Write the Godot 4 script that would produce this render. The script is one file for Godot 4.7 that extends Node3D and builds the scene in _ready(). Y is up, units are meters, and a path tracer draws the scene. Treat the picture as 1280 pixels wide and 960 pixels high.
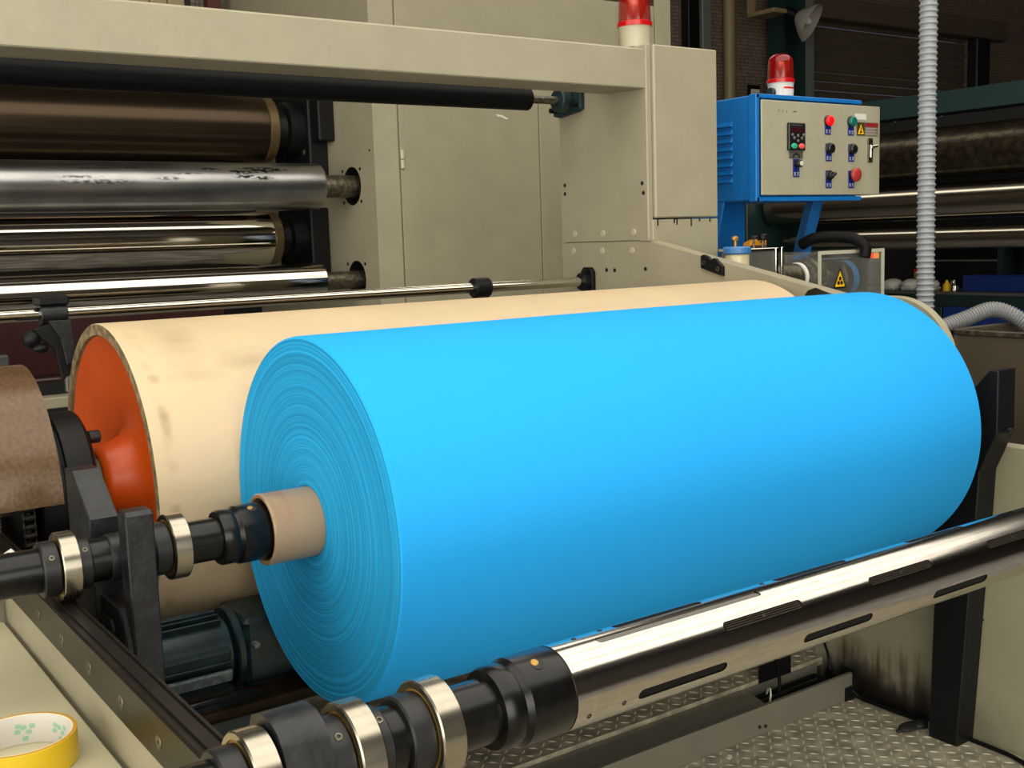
extends Node3D
# A winding machine in a factory hall. x runs along the rolls, y is up, z points from the machine towards the viewer; metres.

const CREAM := "a09982"
var rng := RandomNumberGenerator.new()
var used := {}
var MA := {}


# ---------------------------------------------------------------- shapes
class Shape:
	var v := PackedVector3Array()
	var n := PackedVector3Array()
	var uv := PackedVector2Array()

	func tri(a: Vector3, b: Vector3, c: Vector3, na: Vector3, nb: Vector3, nc: Vector3, ua := Vector2.ZERO, ub := Vector2.ZERO, uc := Vector2.ZERO) -> void:
		if (b - a).cross(c - a).dot(na + nb + nc) > 0.0:
			v.append_array([a, c, b]); n.append_array([na, nc, nb]); uv.append_array([ua, uc, ub])
		else:
			v.append_array([a, b, c]); n.append_array([na, nb, nc]); uv.append_array([ua, ub, uc])

	func quad(a: Vector3, b: Vector3, c: Vector3, d: Vector3, nn: Vector3) -> void:
		tri(a, b, c, nn, nn, nn, Vector2(0, 0), Vector2(1, 0), Vector2(1, 1))
		tri(a, c, d, nn, nn, nn, Vector2(0, 0), Vector2(1, 1), Vector2(0, 1))

	func squad(p: Array, q: Array, w: Array) -> void:
		tri(p[0], p[1], p[2], q[0], q[1], q[2], w[0], w[1], w[2])
		tri(p[0], p[2], p[3], q[0], q[2], q[3], w[0], w[2], w[3])

	func box(c: Vector3, s: Vector3, ch := 0.0, B := Basis()) -> Shape:
		var h := s * 0.5
		ch = minf(ch, minf(h.x, minf(h.y, h.z)) * 0.9)
		var pt := func(sg: Vector3, ax: int) -> Vector3:
			var p := Vector3()
			for i in 3:
				p[i] = sg[i] * (h[i] if i == ax else h[i] - ch)
			return c + B * p
		for a in 3:
			var b := (a + 1) % 3
			var d := (a + 2) % 3
			for sa in [-1.0, 1.0]:
				var g := func(x: float, y: float) -> Vector3:
					var sg := Vector3(); sg[a] = sa; sg[b] = x; sg[d] = y
					return pt.call(sg, a)
				var nn := Vector3(); nn[a] = sa
				quad(g.call(-1, -1), g.call(1, -1), g.call(1, 1), g.call(-1, 1), B * nn)
				if ch > 0.0:
					for sb in [-1.0, 1.0]:
						var s0 := Vector3(); s0[a] = sa; s0[b] = sb; s0[d] = -1
						var s1 := s0; s1[d] = 1
						var en := Vector3(); en[a] = sa; en[b] = sb
						quad(pt.call(s0, a), pt.call(s1, a), pt.call(s1, b), pt.call(s0, b), B * en.normalized())
		if ch > 0.0:
			for sx in [-1.0, 1.0]:
				for sy in [-1.0, 1.0]:
					for sz in [-1.0, 1.0]:
						var sg := Vector3(sx, sy, sz)
						var nn: Vector3 = B * sg.normalized()
						tri(pt.call(sg, 0), pt.call(sg, 1), pt.call(sg, 2), nn, nn, nn)
		return self

	# box given by its limits
	func bx(x0: float, x1: float, y0: float, y1: float, z0: float, z1: float, ch := 0.0) -> Shape:
		return box(Vector3(x0 + x1, y0 + y1, z0 + z1) * 0.5, Vector3(absf(x1 - x0), absf(y1 - y0), absf(z1 - z0)), ch)

	static func at3(axis: int, p: Vector2, a: float) -> Vector3:
		return Vector3(a, p.y, p.x) if axis == 0 else (Vector3(p.x, a, p.y) if axis == 1 else Vector3(p.x, p.y, a))

	# an outline pushed along an axis. axis 0: outline is (z, y); 1: (x, z); 2: (x, y)
	func prism(poly: Array, axis: int, a0: float, a1: float, ch := 0.0, smooth := false) -> Shape:
		var p := PackedVector2Array(poly)
		var area := 0.0
		for i in p.size():
			area += p[i].cross(p[(i + 1) % p.size()])
		if area < 0.0:
			p.reverse()
		var k := p.size()
		var en := PackedVector2Array()
		for i in k:
			var d := (p[(i + 1) % k] - p[i]).normalized()
			en.append(Vector2(d.y, -d.x))
		var q := PackedVector2Array()
		var vn := PackedVector2Array()
		for i in k:
			var m := (en[i] + en[(i + k - 1) % k])
			m = m / maxf(0.3, m.length_squared() * 0.5)
			vn.append(m.normalized())
			q.append(p[i] - m * ch)
		var lo := minf(a0, a1)
		var hi := maxf(a0, a1)
		var idx := Geometry2D.triangulate_polygon(q)
		for e in [[lo, -1.0], [hi, 1.0]]:
			var nn := at3(axis, Vector2.ZERO, e[1])
			for t in range(0, idx.size(), 3):
				var A := q[idx[t]]; var Bq := q[idx[t + 1]]; var C := q[idx[t + 2]]
				tri(at3(axis, A, e[0]), at3(axis, Bq, e[0]), at3(axis, C, e[0]), nn, nn, nn, A, Bq, C)
		for i in k:
			var j := (i + 1) % k
			var n0 := at3(axis, vn[i] if smooth and en[i].dot(en[(i + k - 1) % k]) > 0.75 else en[i], 0)
			var n1 := at3(axis, vn[j] if smooth and en[i].dot(en[j]) > 0.75 else en[i], 0)
			squad([at3(axis, p[i], lo + ch), at3(axis, p[j], lo + ch), at3(axis, p[j], hi - ch), at3(axis, p[i], hi - ch)], [n0, n1, n1, n0], [p[i], p[j], p[j] + Vector2(0, hi - lo), p[i] + Vector2(0, hi - lo)])
			if ch > 0.0:
				for e in [[lo, lo + ch, -1.0], [hi, hi - ch, 1.0]]:
					var cn := (at3(axis, en[i], 0) + at3(axis, Vector2.ZERO, e[2])).normalized()
					quad(at3(axis, q[i], e[0]), at3(axis, q[j], e[0]), at3(axis, p[j], e[1]), at3(axis, p[i], e[1]), cn)
		return self

	static func onring(axis: int, o: Vector3, a: float, r: float, t: float) -> Vector3:
		var c := cos(t) * r
		var s := sin(t) * r
		return o + (Vector3(a, s, c) if axis == 0 else (Vector3(c, a, s) if axis == 1 else Vector3(c, s, a)))

	# a profile of (along the axis, radius) turned about the axis; go from low to high along the outside
	func lathe(prof: Array, axis: int, o: Vector3, segs := 48, t0 := 0.0, t1 := TAU, sharp := 0.75) -> Shape:
		var k := prof.size() - 1
		var sn := []
		var acc := [0.0]
		for i in k:
			var d: Vector2 = prof[i + 1] - prof[i]
			sn.append(Vector2(-d.y, d.x).normalized())
			acc.append(acc[i] + d.length())
		for i in k:
			var A: Vector2 = prof[i]
			var Bp: Vector2 = prof[i + 1]
			if A.distance_to(Bp) < 1e-7:
				continue
			var m0: Vector2 = sn[i]
			var m1: Vector2 = sn[i]
			if i > 0 and sn[i].dot(sn[i - 1]) > sharp:
				m0 = (sn[i] + sn[i - 1]).normalized()
			if i < k - 1 and sn[i].dot(sn[i + 1]) > sharp:
				m1 = (sn[i] + sn[i + 1]).normalized()
			for j in segs:
				var ta := lerpf(t0, t1, float(j) / segs)
				var tb := lerpf(t0, t1, float(j + 1) / segs)
				var z := Vector3.ZERO
				squad([onring(axis, o, A.x, A.y, ta), onring(axis, o, A.x, A.y, tb), onring(axis, o, Bp.x, Bp.y, tb), onring(axis, o, Bp.x, Bp.y, ta)],
					[onring(axis, z, m0.x, m0.y, ta), onring(axis, z, m0.x, m0.y, tb), onring(axis, z, m1.x, m1.y, tb), onring(axis, z, m1.x, m1.y, ta)],
					[Vector2(ta / TAU, acc[i]), Vector2(tb / TAU, acc[i]), Vector2(tb / TAU, acc[i + 1]), Vector2(ta / TAU, acc[i + 1])])
		return self

	# solid round bar with small edge rounding
	func rod(axis: int, o: Vector3, a0: float, a1: float, r: float, segs := 32, e := 0.0) -> Shape:
		if e > 0.0:
			return lathe([Vector2(a0, 0), Vector2(a0, r - e), Vector2(a0 + e, r), Vector2(a1 - e, r), Vector2(a1, r - e), Vector2(a1, 0)], axis, o, segs, 0.0, TAU, 0.9)
		return lathe([Vector2(a0, 0), Vector2(a0, r), Vector2(a1, r), Vector2(a1, 0)], axis, o, segs)

	# hollow ring
	func ring(axis: int, o: Vector3, a0: float, a1: float, r0: float, r1: float, segs := 48, e := 0.0) -> Shape:
		return lathe([Vector2((a0 + a1) * 0.5, r0), Vector2(a0, r0), Vector2(a0, r1 - e), Vector2(a0 + e, r1), Vector2(a1 - e, r1), Vector2(a1, r1 - e), Vector2(a1, r0), Vector2((a0 + a1) * 0.5, r0)], axis, o, segs, 0.0, TAU, 0.9)

	func tube(path: Array, rad, segs := 10) -> Shape:
		var k := path.size()
		var up := Vector3(0.31, 0.9, 0.2).normalized()
		var rings := []
		for i in k:
			var d: Vector3 = (path[mini(i + 1, k - 1)] - path[maxi(i - 1, 0)]).normalized()
			var s := d.cross(up).normalized()
			var u := s.cross(d).normalized()
			up = u
			var r: float = rad[i] if rad is Array else rad
			var ring0 := []
			for j in segs + 1:
				var t := TAU * j / segs
				var nn := s * cos(t) + u * sin(t)
				var n2 := nn
				if rad is Array:
					var q: float = (rad[mini(i + 1, k - 1)] - rad[maxi(i - 1, 0)]) / maxf(1e-5, path[mini(i + 1, k - 1)].distance_to(path[maxi(i - 1, 0)]))
					n2 = (nn - d * q).normalized()
				ring0.append([path[i] + nn * r, n2])
			rings.append(ring0)
		for i in k - 1:
			for j in segs:
				var a = rings[i][j]; var b = rings[i][j + 1]; var c = rings[i + 1][j + 1]; var d = rings[i + 1][j]
				squad([a[0], b[0], c[0], d[0]], [a[1], b[1], c[1], d[1]], [Vector2(float(j) / segs, i), Vector2(float(j + 1) / segs, i), Vector2(float(j + 1) / segs, i + 1), Vector2(float(j) / segs, i + 1)])
		for e in [0, k - 1]:
			var nd: Vector3 = (path[0] - path[1]).normalized() if e == 0 else (path[k - 1] - path[k - 2]).normalized()
			for j in segs:
				tri(path[e], rings[e][j][0], rings[e][j + 1][0], nd, nd, nd)
		return self

	func ball(c: Vector3, s: Vector3, segs := 20) -> Shape:
		var f := func(i: int, j: int) -> Vector3:
			var a := PI * i / segs
			var b := TAU * j / segs
			return Vector3(sin(a) * cos(b), cos(a), sin(a) * sin(b))
		for i in segs:
			for j in segs:
				var d: Array = [f.call(i, j), f.call(i, j + 1), f.call(i + 1, j + 1), f.call(i + 1, j)]
				var p := []
				var q := []
				for x in d:
					p.append(c + x * s); q.append((x / s).normalized())
				squad(p, q, [Vector2(0, 0), Vector2(0, 0), Vector2(0, 0), Vector2(0, 0)])
		return self

	func add(o: Shape, T := Transform3D()) -> Shape:
		for k in o.v.size():
			var i := k
			if T.basis.determinant() < 0.0 and k % 3 > 0:
				i = k + 1 if k % 3 == 1 else k - 1
			v.append(T * o.v[i]); n.append((T.basis * o.n[i]).normalized()); uv.append(o.uv[i])
		return self

	func mesh() -> ArrayMesh:
		var a := []
		a.resize(Mesh.ARRAY_MAX)
		a[Mesh.ARRAY_VERTEX] = v; a[Mesh.ARRAY_NORMAL] = n; a[Mesh.ARRAY_TEX_UV] = uv
		var m := ArrayMesh.new()
		m.add_surface_from_arrays(Mesh.PRIMITIVE_TRIANGLES, a)
		return m


# ---------------------------------------------------------------- things and parts
func numbered(called: String) -> String:
	var k: int = used.get(called, 0)
	used[called] = k + 1
	return called if k == 0 else "%s_%03d" % [called, k]


func thing(called: String, label: String, category: String, at := Vector3.ZERO, group := "") -> Node3D:
	var o := Node3D.new()
	o.name = numbered(called)
	add_child(o)
	o.position = at
	o.set_meta("label", label)
	o.set_meta("category", category)
	if group != "":
		o.set_meta("group", group)
	return o


# a part; the shape is given in world metres and moved into its thing
func part(called: String, s, m: Material, parent: Node3D, at := Vector3.INF) -> MeshInstance3D:
	var o := MeshInstance3D.new()
	o.name = called
	o.mesh = s.mesh() if s is Shape else s
	o.material_override = m
	parent.add_child(o, true)
	if at != Vector3.INF:
		o.global_position = at
	else:
		o.global_transform = Transform3D()
	return o


func solo(called: String, s: Shape, m: Material, label: String, category: String, group := "") -> MeshInstance3D:
	var o := MeshInstance3D.new()
	o.name = numbered(called)
	var lo := Vector3.INF
	var hi := -Vector3.INF
	for p in s.v:
		lo = lo.min(p); hi = hi.max(p)
	var base := Vector3((lo.x + hi.x) * 0.5, lo.y, (lo.z + hi.z) * 0.5)
	for i in s.v.size():
		s.v[i] -= base
	o.mesh = s.mesh()
	o.material_override = m
	add_child(o)
	o.position = base
	o.set_meta("label", label); o.set_meta("category", category)
	if group != "":
		o.set_meta("group", group)
	return o


func struct(called: String, s: Shape, m: Material, label: String, category := "") -> MeshInstance3D:
	var o := MeshInstance3D.new()
	o.name = called
	o.mesh = s.mesh()
	o.material_override = m
	add_child(o, true)
	o.set_meta("kind", "structure"); o.set_meta("label", label)
	o.set_meta("category", category if category != "" else called.get_slice("_", 0))
	return o


# ---------------------------------------------------------------- materials
func noise_image(w: int, h: int, freq: float, lo: float, hi: float, sd: int, oct := 4, power := 1.0) -> Image:
	var f := FastNoiseLite.new()
	f.seed = sd; f.frequency = freq; f.fractal_octaves = oct
	var im := f.get_seamless_image(w, h)
	im.convert(Image.FORMAT_RGB8)
	for y in h:
		for x in w:
			var k := lerpf(lo, hi, pow(im.get_pixel(x, y).r, power))
			im.set_pixel(x, y, Color(k, k, k))
	return im


func tex(im: Image) -> ImageTexture:
	im.generate_mipmaps()
	return ImageTexture.create_from_image(im)


func bump(im: Image, k: float) -> ImageTexture:
	var c: Image = im.duplicate()
	c.convert(Image.FORMAT_RGBA8)
	c.bump_map_to_normal_map(k)
	return tex(c)


func mat(col: String, rough: float, metal := 0.0) -> StandardMaterial3D:
	var m := StandardMaterial3D.new()
	m.albedo_color = Color(col)
	m.roughness = rough
	m.metallic = metal
	return m


func skin(m: StandardMaterial3D, t: Texture2D, scale: Vector3, triplanar := true, nm: Texture2D = null, ns := 1.0) -> StandardMaterial3D:
	if t:
		m.albedo_texture = t
	if nm:
		m.normal_enabled = true; m.normal_texture = nm; m.normal_scale = ns
	m.uv1_triplanar = triplanar
	m.uv1_scale = scale
	return m


func glow(col: String, e: float) -> StandardMaterial3D:
	var m := mat(col, 0.4)
	m.emission_enabled = true
	m.emission = Color(col)
	m.emission_energy_multiplier = e
	return m


func blot(im: Image, cx: float, cy: float, rx: float, ry: float, col: Color, a: float, f: FastNoiseLite, soft := false) -> void:
	var w := im.get_width()
	var h := im.get_height()
	for y in range(maxi(0, int(cy - ry)), mini(h, int(cy + ry) + 1)):
		for x in range(maxi(0, int(cx - rx)), mini(w, int(cx + rx) + 1)):
			var d := Vector2((x - cx) / rx, (y - cy) / ry).length()
			var k := clampf((1.0 - d) * 1.6, 0, 1) * clampf(0.5 + f.get_noise_2d(x, y) * 1.6, 0, 1) * a
			if soft:
				k = pow(clampf(1.0 - d, 0, 1), 0.8) * clampf(1.0 + f.get_noise_2d(x * 2.0, y * 0.35) * 0.9, 0, 1.4) * a
			im.set_pixel(x, y, im.get_pixel(x, y).lerp(col, clampf(k, 0, 1)))


func make_materials() -> void:
	var smudge := tex(noise_image(512, 512, 0.006, 0.95, 1.0, 3, 4))
	var grime := tex(noise_image(512, 512, 0.012, 0.45, 1.0, 5, 6))
	var fine := noise_image(256, 256, 0.09, 0.0, 1.0, 7, 3)
	var weave := noise_image(512, 512, 0.14, 0.0, 1.0, 8, 2)
	var cloth := tex(noise_image(512, 512, 0.12, 0.95, 1.0, 11, 4))
	var fine_n := bump(fine, 2.0)
	var weave_n := bump(weave, 3.0)
	# brushed: long along one way
	var br := noise_image(256, 32, 0.2, 0.80, 1.0, 13, 3)
	br.resize(256, 1024, Image.INTERPOLATE_CUBIC)
	var brush := tex(br)
	MA.cream = skin(mat(CREAM, 0.42), smudge, Vector3.ONE * 0.8, true, fine_n, 0.12)
	MA.table = skin(mat("b9b396", 0.42), smudge, Vector3.ONE * 0.8)  # the machine cream, lightened to stand in for light on the table top
	MA.cream_edge = mat("b4ae96", 0.4)
	MA.cream_dull = skin(mat("99927a", 0.5), smudge, Vector3.ONE * 0.9, true, fine_n, 0.15)
	MA.blue_cloth = skin(mat("29a5f4", 0.85), cloth, Vector3.ONE * 5.0, true, weave_n, 0.3)
	MA.blue_cloth.metallic_specular = 0.2
	# the wound edge: fine rings
	var rings := Image.create(32, 1024, false, Image.FORMAT_RGB8)
	var f1 := FastNoiseLite.new(); f1.seed = 21; f1.frequency = 0.11; f1.fractal_octaves = 4
	var f2 := FastNoiseLite.new(); f2.seed = 22; f2.frequency = 0.02
	for y in 1024:
		for x in 32:
			var k := 0.86 + 0.15 * f1.get_noise_2d(sin(x / 32.0 * TAU) * 2.0, y) + 0.09 * f2.get_noise_2d(sin(x / 32.0 * TAU) * 12.0, y)
			rings.set_pixel(x, y, Color(k * 0.92, k, k))
	MA.blue_end = mat("30aeee", 0.9)
	MA.blue_end.metallic_specular = 0.25
	MA.blue_end.albedo_texture = tex(rings); MA.blue_end.uv1_scale = Vector3(1, 2.7, 1)
	# paper core
	var pc := Image.create(256, 256, false, Image.FORMAT_RGB8)
	pc.fill(Color("9a8062"))
	blot(pc, 60, 170, 60, 80, Color("9a7350"), 0.9, f2)
	for y in range(150, 215):
		for x in range(52, 82):
			if (y - 150) + (x - 52) * 1.4 < 80:
				pc.set_pixel(x, y, pc.get_pixel(x, y).lerp(Color("96704e"), 0.75))
	blot(pc, 150, 100, 70, 90, Color("957654"), 0.9, f2)
	MA.paper = mat("ffffff", 0.5)
	MA.paper.albedo_texture = tex(pc); MA.paper.uv1_scale = Vector3(1, 6.0, 1)
	MA.paper.clearcoat_enabled = true; MA.paper.clearcoat = 0.7; MA.paper.clearcoat_roughness = 0.15
	# rubber drum cover with smudges: u round, v along
	var dc := noise_image(512, 512, 0.008, 0.93, 1.0, 31, 5)
	for y in 512:
		for x in 512:
			var c := dc.get_pixel(x, y)
			dc.set_pixel(x, y, Color(c.r * 0.80, c.g * 0.71, c.b * 0.575))
	var dirt := Color(0.42, 0.34, 0.24)
	f1.frequency = 0.05
	for b in [[70, 62, 10, 22, 0.6], [58, 95, 5, 26, 0.5], [49, 66, 6, 16, 0.45], [35, 70, 8, 20, 0.35], [62, 30, 4, 18, 0.6], [80, 140, 8, 30, 0.25], [40, 130, 6, 40, 0.25], [90, 28, 30, 14, 0.5], [66, 200, 5, 30, 0.25], [20, 60, 14, 40, 0.3], [500, 40, 12, 18, 0.8], [488, 60, 30, 40, 0.35], [92, 300, 6, 40, 0.2]]:
		blot(dc, b[0], b[1], b[2], b[3], dirt, b[4] * 0.3, f1, true)
	for i in 70:   # scuffed edge
		blot(dc, rng.randf() * 512, 6 + rng.randf() * 3, 3 + rng.randf() * 6, 3 + rng.randf() * 2, dirt, 0.13, f1)
	MA.drum = mat("ffffff", 0.55)
	MA.drum.albedo_texture = tex(dc); MA.drum.uv1_scale = Vector3(1, 0.37, 1)
	MA.drum.normal_enabled = true; MA.drum.normal_texture = fine_n; MA.drum.normal_scale = 0.08
	MA.drum_edge = skin(mat("a58f68", 0.7), grime, Vector3.ONE * 4)
	MA.orange = skin(mat("cc5010", 0.38), smudge, Vector3.ONE * 3)
	MA.chrome = mat("d6d0c4", 0.09, 1.0)
	MA.chrome_plain = mat("cfcabf", 0.12, 1.0)
	MA.steel = skin(mat("c4beb2", 0.3, 1.0), brush, Vector3(4, 3, 1), false)
	MA.race = skin(mat("b3ac9d", 0.24, 1.0), smudge, Vector3.ONE * 8)
	MA.satin = mat("ffffff", 0.3, 1.0)
	var st := noise_image(512, 1024, 0.01, 0.58, 0.72, 41, 5)
	f1.frequency = 0.09
	var ink := Color(0.06, 0.055, 0.05)
	for b in [[52, 905, 10, 30, 1.0], [48, 870, 12, 25, 1.0], [64, 900, 8, 40, 1.0], [30, 880, 10, 30, 0.9], [25, 905, 9, 22, 0.9], [58, 930, 7, 26, 1.0], [60, 820, 6, 20, 0.8], [40, 780, 5, 30, 0.5], [64, 330, 8, 40, 0.9], [58, 380, 8, 30, 0.9], [66, 440, 5, 40, 0.7], [30, 480, 6, 20, 0.6], [20, 420, 5, 30, 0.6], [26, 620, 6, 40, 0.5], [22, 750, 8, 30, 0.5], [10, 640, 10, 80, 0.5], [58, 640, 4, 30, 0.6], [62, 700, 4, 30, 0.6]]:
		blot(st, b[0], b[1], b[2], b[3], ink, b[4], f1)
	MA.satin.albedo_texture = tex(st); MA.satin.uv1_scale = Vector3(1, 0.25, 1)
	MA.bronze = mat("43372a", 0.26, 0.85)
	MA.bronze_rim = skin(mat("6b5a3e", 0.4, 0.6), smudge, Vector3.ONE * 5)
	MA.stub = skin(mat("98907e", 0.4, 0.9), grime, Vector3.ONE * 4)
	MA.oxide = skin(mat("171616", 0.28, 0.3), grime, Vector3.ONE * 6)
	MA.oxide_dull = skin(mat("18181a", 0.42, 0.1), smudge, Vector3.ONE * 5)
	MA.black = skin(mat("0f0f11", 0.45), smudge, Vector3.ONE * 3, true, fine_n, 0.15)
	MA.black_soft = mat("141313", 0.6)
	MA.rubber = mat("0c0c0d", 0.5)
	MA.rubber.metallic_specular = 0.25
	MA.black.metallic_specular = 0.35
	MA.slate = skin(mat("25272b", 0.4, 0.1), grime, Vector3.ONE * 3, true, fine_n, 0.2)
	MA.bar = skin(mat("211d17", 0.4, 0.15), grime, Vector3(3, 3, 1.2))
	MA.grip = mat("3d382f", 0.35, 0.6)
	MA.chain = skin(mat("46413a", 0.35, 0.6), grime, Vector3.ONE * 8)
	MA.brass = mat("b08a48", 0.45, 0.7)
	MA.tan_guard = skin(mat("6c5238", 0.27, 0.15), tex(noise_image(512, 512, 0.05, 0.7, 1.0, 51, 5)), Vector3.ONE * 2.5, true, fine_n, 0.08)
	MA.weld = skin(mat("77706a", 0.45, 0.6), grime, Vector3.ONE * 9, true, fine_n, 1.0)
	MA.olive = skin(mat("6a674f", 0.45, 0.2), smudge, Vector3.ONE * 3)
	MA.motor = skin(mat("0f2a2e", 0.42), grime, Vector3.ONE * 3)
	MA.motor_worn = skin(mat("7d8686", 0.5, 0.2), grime, Vector3.ONE * 6)
	MA.dark_bar = skin(mat("3a2d22", 0.13, 0.75), grime, Vector3.ONE * 2)
	MA.zinc = skin(mat("838072", 0.38, 0.4), smudge, Vector3.ONE * 1.3)
	MA.tread = skin(mat("b8ae96", 0.55, 0.1), tex(noise_image(512, 512, 0.02, 0.62, 1.0, 61, 6)), Vector3.ONE * 1.1)
	MA.tread_bar = mat("bdb49d", 0.4, 0.1)
	MA.concrete = skin(mat("b8b5b2", 0.7), grime, Vector3.ONE * 0.4)
	MA.tape = mat("cfae00", 0.3)
	MA.tape.clearcoat_enabled = true; MA.tape.clearcoat = 0.6
	MA.tape_side = mat("b8882e", 0.45)
	MA.tape_card = mat("d9c7a4", 0.7)
	# liner of the tape ring with a green print
	var tl := Image.create(512, 96, false, Image.FORMAT_RGB8)
	tl.fill(Color("d4cfc8"))
	var g := Color("86bfa6")
	for b in range(0, 512, 64):
		for pt in [[12, 62], [22, 70], [30, 60], [24, 46], [36, 72], [14, 74]]:
			for y in range(-6, 7):
				for x in range(-5, 6):
					if x * x + y * y < 27 and (x * 3 + y * 5 + b) % 4 != 0:
						tl.set_pixel((b + pt[0] + x + 512) % 512, clampi(96 - pt[1] + y, 0, 95), g)
		for q in 5:
			for y in 7:
				for x in 4:
					if (x + y + q) % 3 != 0:
						tl.set_pixel((b + 40 + q * 5 + x) % 512, 60 + y + q * 2, g.lerp(Color("d4cfc8"), 0.35))
	MA.tape_liner = mat("ffffff", 0.7)
	MA.tape_liner.albedo_texture = tex(tl); MA.tape_liner.uv1_scale = Vector3(1, 12, 1)
	# right frame panel with soot at its foot (u along z, v along y)
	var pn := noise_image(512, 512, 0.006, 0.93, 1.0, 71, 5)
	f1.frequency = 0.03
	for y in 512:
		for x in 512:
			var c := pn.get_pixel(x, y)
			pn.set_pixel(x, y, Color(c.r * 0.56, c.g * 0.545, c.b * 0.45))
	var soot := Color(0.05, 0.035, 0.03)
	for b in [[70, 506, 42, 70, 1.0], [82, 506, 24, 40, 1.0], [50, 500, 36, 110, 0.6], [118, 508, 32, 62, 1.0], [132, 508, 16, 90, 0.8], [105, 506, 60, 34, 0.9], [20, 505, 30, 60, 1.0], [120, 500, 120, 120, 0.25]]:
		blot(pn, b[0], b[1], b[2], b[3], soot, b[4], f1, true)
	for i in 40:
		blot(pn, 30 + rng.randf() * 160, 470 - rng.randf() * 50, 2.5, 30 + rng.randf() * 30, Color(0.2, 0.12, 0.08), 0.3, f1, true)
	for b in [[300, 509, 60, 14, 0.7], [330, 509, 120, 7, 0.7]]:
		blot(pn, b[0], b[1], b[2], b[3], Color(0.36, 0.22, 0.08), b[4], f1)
	MA.panel = mat("ffffff", 0.42)
	MA.panel.albedo_texture = tex(pn)
	MA.blue_paint = skin(mat("0b6fbf", 0.4), smudge, Vector3.ONE * 1.5)
	MA.navy = mat("0d2f78", 0.5)
	MA.door_grey = skin(mat("a9a58e", 0.4), smudge, Vector3.ONE * 2)
	MA.red_glass = mat("c00a0e", 0.12)
	MA.red_glass.transparency = BaseMaterial3D.TRANSPARENCY_ALPHA
	MA.red_glass.albedo_color = Color(0.55, 0.0, 0.01, 0.6)
	MA.red_rim = mat("b80d12", 0.25)
	MA.reflector = mat("ff7a5a", 0.15, 0.6)
	MA.clear = mat("e8f0ee", 0.06)
	MA.clear.transparency = BaseMaterial3D.TRANSPARENCY_ALPHA
	MA.clear.albedo_color = Color(0.7, 0.71, 0.67, 0.09)
	MA.clear_edge = mat("b9b8a4", 0.2)
	MA.plastic_black = mat("101113", 0.35)
	MA.yellow = mat("f0c010", 0.5)
	MA.white = mat("d8d6cf", 0.5)
	MA.red = mat("d01018", 0.35)
	MA.green = mat("0b6a5c", 0.35)
	MA.label_blue = mat("15257e", 0.4)
	MA.grey = skin(mat("6d6c66", 0.4, 0.4), smudge, Vector3.ONE * 3)
	MA.hose = mat("8d9299", 0.4)
	MA.hose_dim = mat("7c7e80", 0.4)
	MA.bin = skin(mat("574e40", 0.42, 0.3), smudge, Vector3.ONE * 0.9)
	MA.dark_green = skin(mat("18302f", 0.45), smudge, Vector3.ONE * 2)
	MA.rusty = skin(mat("5a5040", 0.3, 0.75), grime, Vector3.ONE * 1.6, true, fine_n, 0.35)
	MA.dim_chrome = skin(mat("a8a294", 0.18, 1.0), smudge, Vector3(2, 2, 0.8))
	MA.maroon = mat("2a060b", 0.3)
	MA.shutter = skin(mat("685c4d", 0.5, 0.2), smudge, Vector3.ONE * 1.2)
	MA.enamel = mat("aaa59c", 0.4)
	MA.pipe_cream = mat("8f7d5c", 0.5)
	MA.post_grey = mat("6b6f6c", 0.5)
	MA.hall = skin(mat("4a453d", 0.8), smudge, Vector3.ONE * 0.3)
	MA.roof = mat("4d4a46", 0.8)
	# small square wall tiles
	var ti := Image.create(256, 256, false, Image.FORMAT_RGB8)
	var th := Image.create(256, 256, false, Image.FORMAT_RGB8)
	for a in 8:
		for b in 8:
			var k := rng.randf_range(0.82, 1.0)
			ti.fill_rect(Rect2i(a * 32, b * 32, 32, 32), Color(0.13, 0.11, 0.10))
			ti.fill_rect(Rect2i(a * 32 + 2, b * 32 + 2, 28, 28), Color(0.56 * k, 0.49 * k, 0.43 * k))
			th.fill_rect(Rect2i(a * 32 + 2, b * 32 + 2, 28, 28), Color.WHITE)
	MA.tiles = skin(mat("ffffff", 0.35), tex(ti), Vector3.ONE * 2.5, true, bump(th, 3.0), 0.6)
	# brushed chrome of the air shaft
	MA.air_shaft = skin(mat("dcd6cd", 0.15, 1.0), brush, Vector3(6, 2, 1), false)


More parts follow.
